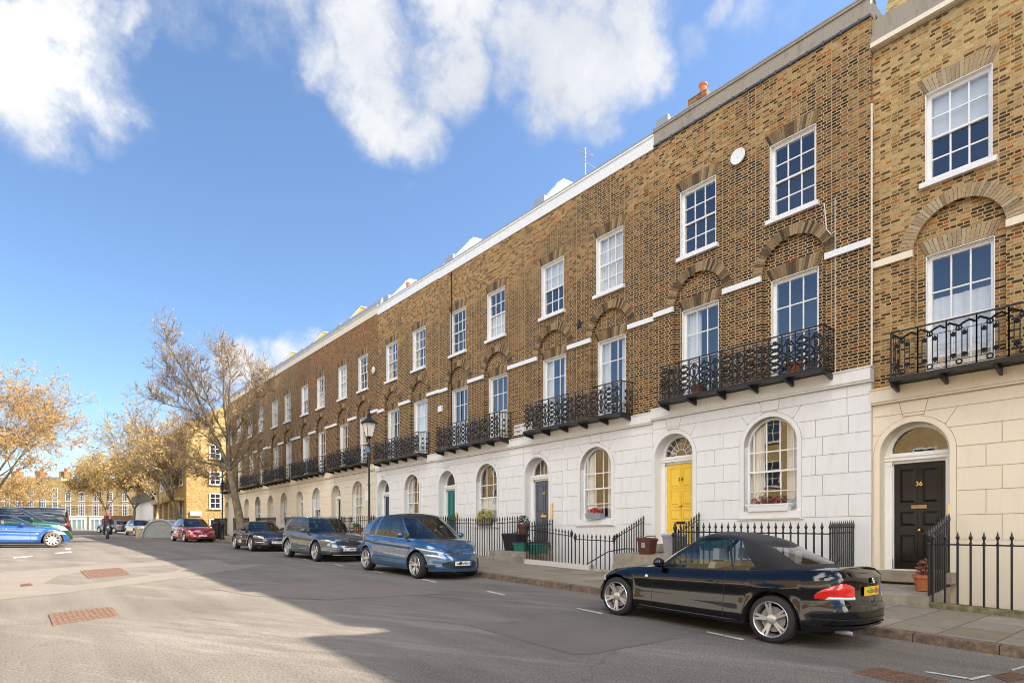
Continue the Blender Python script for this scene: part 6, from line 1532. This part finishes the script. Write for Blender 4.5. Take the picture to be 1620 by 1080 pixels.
# tall lamp far left
x, t = pt(63, 96); e = empty('street_lamp', (x, t, g(t)), 0, 'slim distant lamp post in front of the golden brick terrace', 'street lamp', 'black lantern street lamps'); m = MB(); m.tube([(0, 0, 0), (0, 0, 7.2)], [.09, .05], 6); m.build('lamp_post', M['iron'], e); m = MB(); m.box(-.35, .35, -.35, .35, 7.2, 7.9); m.build('lantern_glass', M['iron'], e)
# ---------------------------------------------------------------- cycle hangar
x, t = pt(262, 47.5); e = empty('cycle_hangar', (x, t, g(t)), IMX + radians(6), 'rounded grey metal cycle hangar parked left of the red hatchback', 'cycle hangar')
m = MB(); n = 12; R = 1.28
poly = [(-R, 0)] + [(-R * cos(pi * i / n), R * sin(pi * i / n) * 1.02 + .08) for i in range(n + 1)] + [(R, 0)]
m.prism_y(poly, -.9, 1.7); m.build('hangar_shell', M['hangar'], e)
for i in range(2):
    r_ = MB(); y = (-.93, .9)[i]; r_.tube([(-(R + .04) * cos(pi * j / 14), y, (R + .04) * sin(pi * j / 14) * 1.02 + .08) for j in range(15)], .075, 5); r_.build('hangar_rib', M['hangar_rib'], e)
m = MB(); m.box(-R - .5, -R - .02, -.9, 1.7, 0, .75); 
for k in range(4): m.box(-R - .53, -R - .5, -.9, 1.7, .1 + .17 * k, .2 + .17 * k)
m.build('hangar_base', M['pale_bark'], e)
# ---------------------------------------------------------------- motorcyclist
x, t = pt(170, 42.5); z = g(t)
hd = atan2(-t, -x) + radians(4)
e = empty('motorcycle', (x, t, z), hd, 'small dark motorcycle ridden towards the camera in the road', 'motorcycle'); m = MB()
for wx in (.62, -.6): m.lathe([(.20, -.04), (.29, -.045), (.30, 0), (.29, .045), (.20, .04)], 18, (wx, 0, .30), axis='y')
m.build('wheel', M['rubber'], e)
m = MB(); m.ball((.1, 0, .72), 1, 10, 6, sq=(.32, .15, .16)); m.ball((-.35, 0, .78), 1, 10, 6, sq=(.34, .13, .08)); m.ball((0, 0, .42), 1, 8, 5, sq=(.24, .16, .18)); m.tube([(.62, .09, .3), (.42, .07, .95)], .025, 5); m.tube([(.62, -.09, .3), (.42, -.07, .95)], .025, 5); m.tube([(.38, -.36, 1.02), (.44, 0, .96), (.38, .36, 1.02)], .018, 5); m.hexa([(.52, -.17, .62), (.46, -.15, 1.1), (.52, .17, .62), (.46, .15, 1.1), (.62, -.1, .62), (.5, -.08, 1.12), (.62, .1, .62), (.5, .08, 1.12)]); m.build('motorcycle_body', M['p_dark'], e)
m = MB(); m.ball((.6, 0, .82), .075, 8, 6); m.build('headlight', M['white_lens'], e)
def skinned(name, joints, bones, mat, parent, lv=1):
    me = bpy.data.meshes.new(name); me.from_pydata([j[0] for j in joints], bones, []); o = bpy.data.objects.new(name, me); COL.objects.link(o); o.parent = parent; me.materials.append(mat)
    o.modifiers.new('Skin', 'SKIN'); sv = me.skin_vertices[0].data if me.skin_vertices else None
    if sv is None:
        bpy.context.view_layer.objects.active = o; sv = me.skin_vertices[0].data
    for i, j in enumerate(joints): sv[i].radius = (j[1], j[1] if len(j) < 3 else j[2]); sv[i].use_root = (i == 0)
    s_ = o.modifiers.new('Sub', 'SUBSURF'); s_.levels = s_.render_levels = lv; return o
p = empty('person', (x, t, z), hd, 'person in dark jacket and helmet riding the motorcycle', 'person')
J = [((-.22, 0, .92), .15), ((-.12, 0, 1.15), .145, .17), ((-.04, 0, 1.36), .15, .19), ((.02, 0, 1.47), .06), ((.05, 0, 1.56), .08),
     ((.0, .21, 1.38), .065), ((.18, .30, 1.16), .05), ((.37, .33, 1.03), .04), ((.0, -.21, 1.38), .065), ((.18, -.30, 1.16), .05), ((.37, -.33, 1.03), .04),
     ((-.12, .14, .88), .10), ((.26, .22, .76), .075), ((.08, .2, .36), .055), ((.2, .2, .28), .045), ((-.12, -.14, .88), .10), ((.26, -.22, .76), .075), ((.08, -.2, .36), .055), ((.2, -.2, .28), .045)]
BN = [(0, 1), (1, 2), (2, 3), (3, 4), (2, 5), (5, 6), (6, 7), (2, 8), (8, 9), (9, 10), (0, 11), (11, 12), (12, 13), (13, 14), (0, 15), (15, 16), (16, 17), (17, 18)]
skinned('body', J, BN, M['dark_cloth'], p)
m = MB(); m.ball((.06, 0, 1.64), 1, 12, 8, sq=(.15, .125, .145)); m.build('helmet', M['red_cloth'], p, smooth=True); m = MB(); m.ball((.10, 0, 1.64), 1, 10, 6, sq=(.125, .10, .07)); m.build('visor', M['black_plastic'], p, smooth=True)
m = MB(); m.hexa([(-.02, -.2, 1.1), (-.02, -.2, 1.42), (-.02, .2, 1.1), (-.02, .2, 1.42), (.115, -.15, 1.12), (.11, -.16, 1.38), (.115, .15, 1.12), (.11, .16, 1.38)]); m.build('chest_panel', M['dark_cloth'], p)
bg = empty('delivery_bag', (x, t, z), hd, 'red delivery bag on the rider of the motorcycle', 'bag'); m = MB(); m.box(-.62, -.28, -.3, .3, 1.0, 1.42); m.box(-.6, -.3, -.28, .28, 1.42, 1.46); m.build('bag_body', M['red_cloth'], bg)
# roof aerial
e = empty('roof_aerial', (16.2, ty(926, 16.2), 11.4), 0, 'thin metal television aerial above the white parapet', 'aerial'); m = MB(); m.tube([(0, 0, 0), (0, 0, 2.9)], .022, 5); m.tube([(0, -.5, 1.9), (0, 0, 2.4)], .014, 4); m.build('mast', M['smudge_grey'], e); m = MB()
m.tube([(-.35, .1, 2.7), (.35, -.1, 2.7)], .014, 4); m.tube([(0, .35, 2.5), (0, -.35, 2.45)], .014, 4)
for i in range(6): m.tube([(-.3 + .12 * i, -.15, 2.7), (-.3 + .12 * i, .15, 2.7)], .009, 4)
m.build('antenna_rods', M['smudge_grey'], e)
e = empty('litter_bin', (10.7, ty(343, 10.7), g(45) + .13), 0, 'black litter bin on the pavement beside the distant lamp post', 'bin'); m = MB(); m.lathe([(.26, 0), (.3, .1), (.3, .95), (.34, 1.0), (.28, 1.15), (.05, 1.2)], 12); m.build('bin_body', M['black_plastic'], e)
# sunlit row across the street, behind the camera (it shows in the panes and the car paint)
oq = [(2 + i * 5.0, z_, 1.3, 1.9, (2, 3)) for i in range(32) for z_ in (.3, 3.9, 7.4)]
block('opposite_terrace', 'sunlit brick terrace on the other side of the street', 'building', (-17, 130), (0, -1), 162, 9, -1.6, 11.2, M['brick_far'], oq, nx=(1, 0), bands=[(-1.5, 3.0, M['offwhite_stucco'], .08)])
block('neighbouring_terrace', 'brick houses of the same terrace continuing to the right of house 36', 'building', (14.2, T0 - P - .02), (0, -1), 30, 8, -1.6, 12.1, M['brick'], [], nx=(-1, 0), bands=[(-1.5, 2.8, M['cream_stucco'], .07)])
x, t = pt(38, 92); tree('smaller golden tree rising behind the black van', x, t, 9.0, .2, 19, M['gold_leaf'], M['bark'], M['twig'], levels=5, nleaf=4500, ls=.13, maxseg=1400, spread=.8, twr=.02, first=5, sprays=2.0)
# ---------------------------------------------------------------- camera
cam = bpy.data.cameras.new('camera'); co = bpy.data.objects.new('camera', cam); COL.objects.link(co)
cam.sensor_width = 36; cam.lens = FPX / 1620 * 36; cam.shift_y = (VY - 540) / 1620; cam.clip_end = 3000; cam.clip_start = .05
co.location = (0, 0, 0); co.rotation_euler = (pi / 2, 0, -atan2(SN, CS)); scene.camera = co
# ---------------------------------------------------------------- sun
SUN = Vector((.833, -.60, 1.0)).normalized()
sl = bpy.data.lights.new('sun', 'SUN'); sl.energy = 4.0; sl.angle = radians(.5); sl.color = (1, .90, .76)
so = bpy.data.objects.new('sun', sl); COL.objects.link(so); so.rotation_euler = SUN.to_track_quat('Z', 'Y').to_euler(); so.location = (0, 0, 60)
# ---------------------------------------------------------------- sky with cumulus
w = bpy.data.worlds.new('World'); scene.world = w; w.use_nodes = True; nt = w.node_tree; nt.nodes.clear()
def N(ty, **k):
    n = nt.nodes.new(ty)
    for a, b in k.items(): setattr(n, a, b)
    return n
def Lk(a, b): nt.links.new(a, b)
out = N('ShaderNodeOutputWorld'); bg = N('ShaderNodeBackground'); Lk(bg.outputs[0], out.inputs[0]); bg.inputs[1].default_value = .15
sky = N('ShaderNodeTexSky', sky_type='NISHITA'); sky.sun_disc = False; sky.sun_elevation = math.asin(SUN.z); sky.sun_rotation = atan2(SUN.x, SUN.y); sky.air_density = 1.0; sky.dust_density = .6; sky.ozone_density = 2.5; sky.altitude = 50
tc = N('ShaderNodeTexCoord'); dirv = tc.outputs['Generated']
def mth(op, a, b=None, c=None, clamp=False):
    n = N('ShaderNodeMath', operation=op); n.use_clamp = clamp
    for k, x in enumerate((a, b, c)):
        if x is None: continue
        if hasattr(x, 'is_linked'): Lk(x, n.inputs[k])
        else: n.inputs[k].default_value = x
    return n.outputs[0]
def nz(scale, det, rough, vec):
    n = N('ShaderNodeTexNoise'); n.inputs['Scale'].default_value = scale; n.inputs['Detail'].default_value = det; n.inputs['Roughness'].default_value = rough; Lk(vec, n.inputs['Vector']); return n
warp = nz(3.2, 6, .6, dirv)
wv = N('ShaderNodeVectorMath', operation='MULTIPLY_ADD'); Lk(warp.outputs['Color'], wv.inputs[0]); wv.inputs[1].default_value = (.20, .20, .20)
sh = N('ShaderNodeVectorMath', operation='SUBTRACT'); Lk(dirv, sh.inputs[0]); sh.inputs[1].default_value = (.10, .10, .10); Lk(sh.outputs[0], wv.inputs[2])
wn = N('ShaderNodeVectorMath', operation='NORMALIZE'); Lk(wv.outputs[0], wn.inputs[0])
def pdir(u, v):
    X, Z = (u - 810) / FPX, (VY - v) / FPX; x, y = X * CS + SN, -X * SN + CS; return Vector((x, y, Z)).normalized()
# (u, v, radius px, strength): where the clouds stand in the sky
CL = [(20, 90, 140, 1.0), (100, 60, 120, 1.0), (170, 140, 75, .85), (60, 190, 75, .8), (140, 225, 30, .45), (205, 40, 42, .6), (235, 75, 28, .4), (320, 40, 36, .33), (390, 85, 30, .35), (440, 20, 75, .6), (260, 30, 50, .42), (300, 60, 60, .36), (350, 20, 60, .40), (400, 45, 70, .42), (470, 60, 50, .5), (180, 20, 40, .5), (1160, 15, 50, .42), (1215, 40, 40, .3), (1085, 60, 40, .4), (520, 15, 60, .55), (330, 80, 40, .33), (640, 285, 16, .3),
      (560, 60, 90, .95), (500, 95, 45, .7), (600, 160, 75, .95), (650, 200, 60, .85), (690, 110, 80, .95), (700, 20, 90, .95), (790, 60, 80, .75), (880, 60, 110, 1.0), (930, 110, 85, .95), (990, 90, 70, .85), (1030, 120, 35, .6), (850, 150, 60, .75), (960, 180, 35, .55), (980, 20, 80, .9), (690, 240, 22, .5), (1120, 10, 34, .5), (1060, 170, 25, .3),
      (430, 545, 26, .5), (470, 560, 40, .7), (510, 548, 34, .7), (380, 580, 60, .8), (420, 600, 60, .8), (560, 520, 40, .5), (125, 712, 26, .62), (95, 710, 24, .5), (155, 713, 22, .5), (60, 720, 22, .4), (205, 700, 30, .5), (330, 620, 50, .6), (180, 705, 22, .25), (620, 455, 24, .3), (700, 395, 20, .25)]
acc = None
for u, v, r, s in CL:
    d = pdir(u, v); ray = sqrt(1 + ((u - 810) / FPX)**2 + ((VY - v) / FPX)**2)
    rad = r / FPX / ray; dn = N('ShaderNodeVectorMath', operation='DISTANCE'); Lk(wn.outputs[0], dn.inputs[0]); dn.inputs[1].default_value = d
    mr = N('ShaderNodeMapRange', interpolation_type='SMOOTHSTEP'); Lk(dn.outputs['Value'], mr.inputs['Value']); mr.inputs['From Min'].default_value = rad * .15; mr.inputs['From Max'].default_value = rad * 1.45; mr.inputs['To Min'].default_value = s; mr.inputs['To Max'].default_value = 0
    acc = mr.outputs[0] if acc is None else mth('MAXIMUM', acc, mr.outputs[0])
# unseen bright clouds added behind the camera to light the shaded fronts
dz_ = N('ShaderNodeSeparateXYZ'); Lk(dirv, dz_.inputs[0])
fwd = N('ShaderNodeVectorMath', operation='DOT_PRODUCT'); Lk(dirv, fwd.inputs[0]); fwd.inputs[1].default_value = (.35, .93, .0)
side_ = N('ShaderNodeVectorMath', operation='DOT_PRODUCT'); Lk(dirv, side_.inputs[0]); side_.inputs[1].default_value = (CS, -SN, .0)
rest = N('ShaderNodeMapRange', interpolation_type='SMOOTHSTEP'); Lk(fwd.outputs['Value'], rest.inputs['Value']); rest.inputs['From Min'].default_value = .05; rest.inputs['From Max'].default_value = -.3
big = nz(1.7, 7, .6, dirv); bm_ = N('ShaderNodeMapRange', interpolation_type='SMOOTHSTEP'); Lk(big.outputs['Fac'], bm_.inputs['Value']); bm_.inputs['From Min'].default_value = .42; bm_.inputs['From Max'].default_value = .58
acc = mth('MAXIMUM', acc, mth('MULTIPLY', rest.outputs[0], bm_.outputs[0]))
fine = nz(9, 9, .68, dirv); fine2 = nz(26, 6, .65, wn.outputs[0])
f = mth('ADD', mth('MULTIPLY', mth('SUBTRACT', fine.outputs['Fac'], .5), 2.1), mth('MULTIPLY', mth('SUBTRACT', fine2.outputs['Fac'], .5), .9))
dens = mth('ADD', acc, mth('MULTIPLY', f, mth('MULTIPLY', acc, 1.0)))
mask = N('ShaderNodeMapRange', interpolation_type='SMOOTHSTEP'); Lk(dens, mask.inputs['Value']); mask.inputs['From Min'].default_value = .18; mask.inputs['From Max'].default_value = .95
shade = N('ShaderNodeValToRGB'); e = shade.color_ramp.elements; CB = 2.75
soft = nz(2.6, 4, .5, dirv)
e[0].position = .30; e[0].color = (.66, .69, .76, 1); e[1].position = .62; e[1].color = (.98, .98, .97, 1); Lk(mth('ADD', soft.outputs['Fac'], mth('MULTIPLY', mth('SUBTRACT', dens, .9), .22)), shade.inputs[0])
cb = N('ShaderNodeVectorMath', operation='SCALE'); Lk(shade.outputs[0], cb.inputs[0]); Lk(mth('ADD', CB, mth('MULTIPLY', rest.outputs[0], 15.0)), cb.inputs['Scale'])  # added clouds behind the camera boosted far above the visible ones as fill
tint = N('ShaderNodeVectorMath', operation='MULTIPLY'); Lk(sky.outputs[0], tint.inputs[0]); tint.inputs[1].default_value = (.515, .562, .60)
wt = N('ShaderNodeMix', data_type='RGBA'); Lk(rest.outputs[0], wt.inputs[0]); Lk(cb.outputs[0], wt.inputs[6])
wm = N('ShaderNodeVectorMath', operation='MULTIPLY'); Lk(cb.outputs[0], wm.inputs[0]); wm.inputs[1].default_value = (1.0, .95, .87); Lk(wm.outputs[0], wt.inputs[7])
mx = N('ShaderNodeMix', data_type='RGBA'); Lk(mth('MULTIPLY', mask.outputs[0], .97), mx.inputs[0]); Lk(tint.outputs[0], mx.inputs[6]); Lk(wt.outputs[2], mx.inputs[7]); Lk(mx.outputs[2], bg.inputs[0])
# ---------------------------------------------------------------- film
scene.view_settings.view_transform = 'Standard'; scene.view_settings.look = 'None'; scene.view_settings.gamma = 1; scene.view_settings.exposure = 1.45; scene.view_settings.use_curve_mapping = False
scene.render.engine = 'CYCLES'; scene.cycles.max_bounces = 8; scene.cycles.diffuse_bounces = 4; scene.cycles.transparent_max_bounces = 12; scene.cycles.caustics_reflective = False; scene.cycles.caustics_refractive = False
scene.cycles.use_denoising = True; scene.cycles.pixel_filter_type = 'BLACKMAN_HARRIS'; scene.cycles.filter_width = 1.0
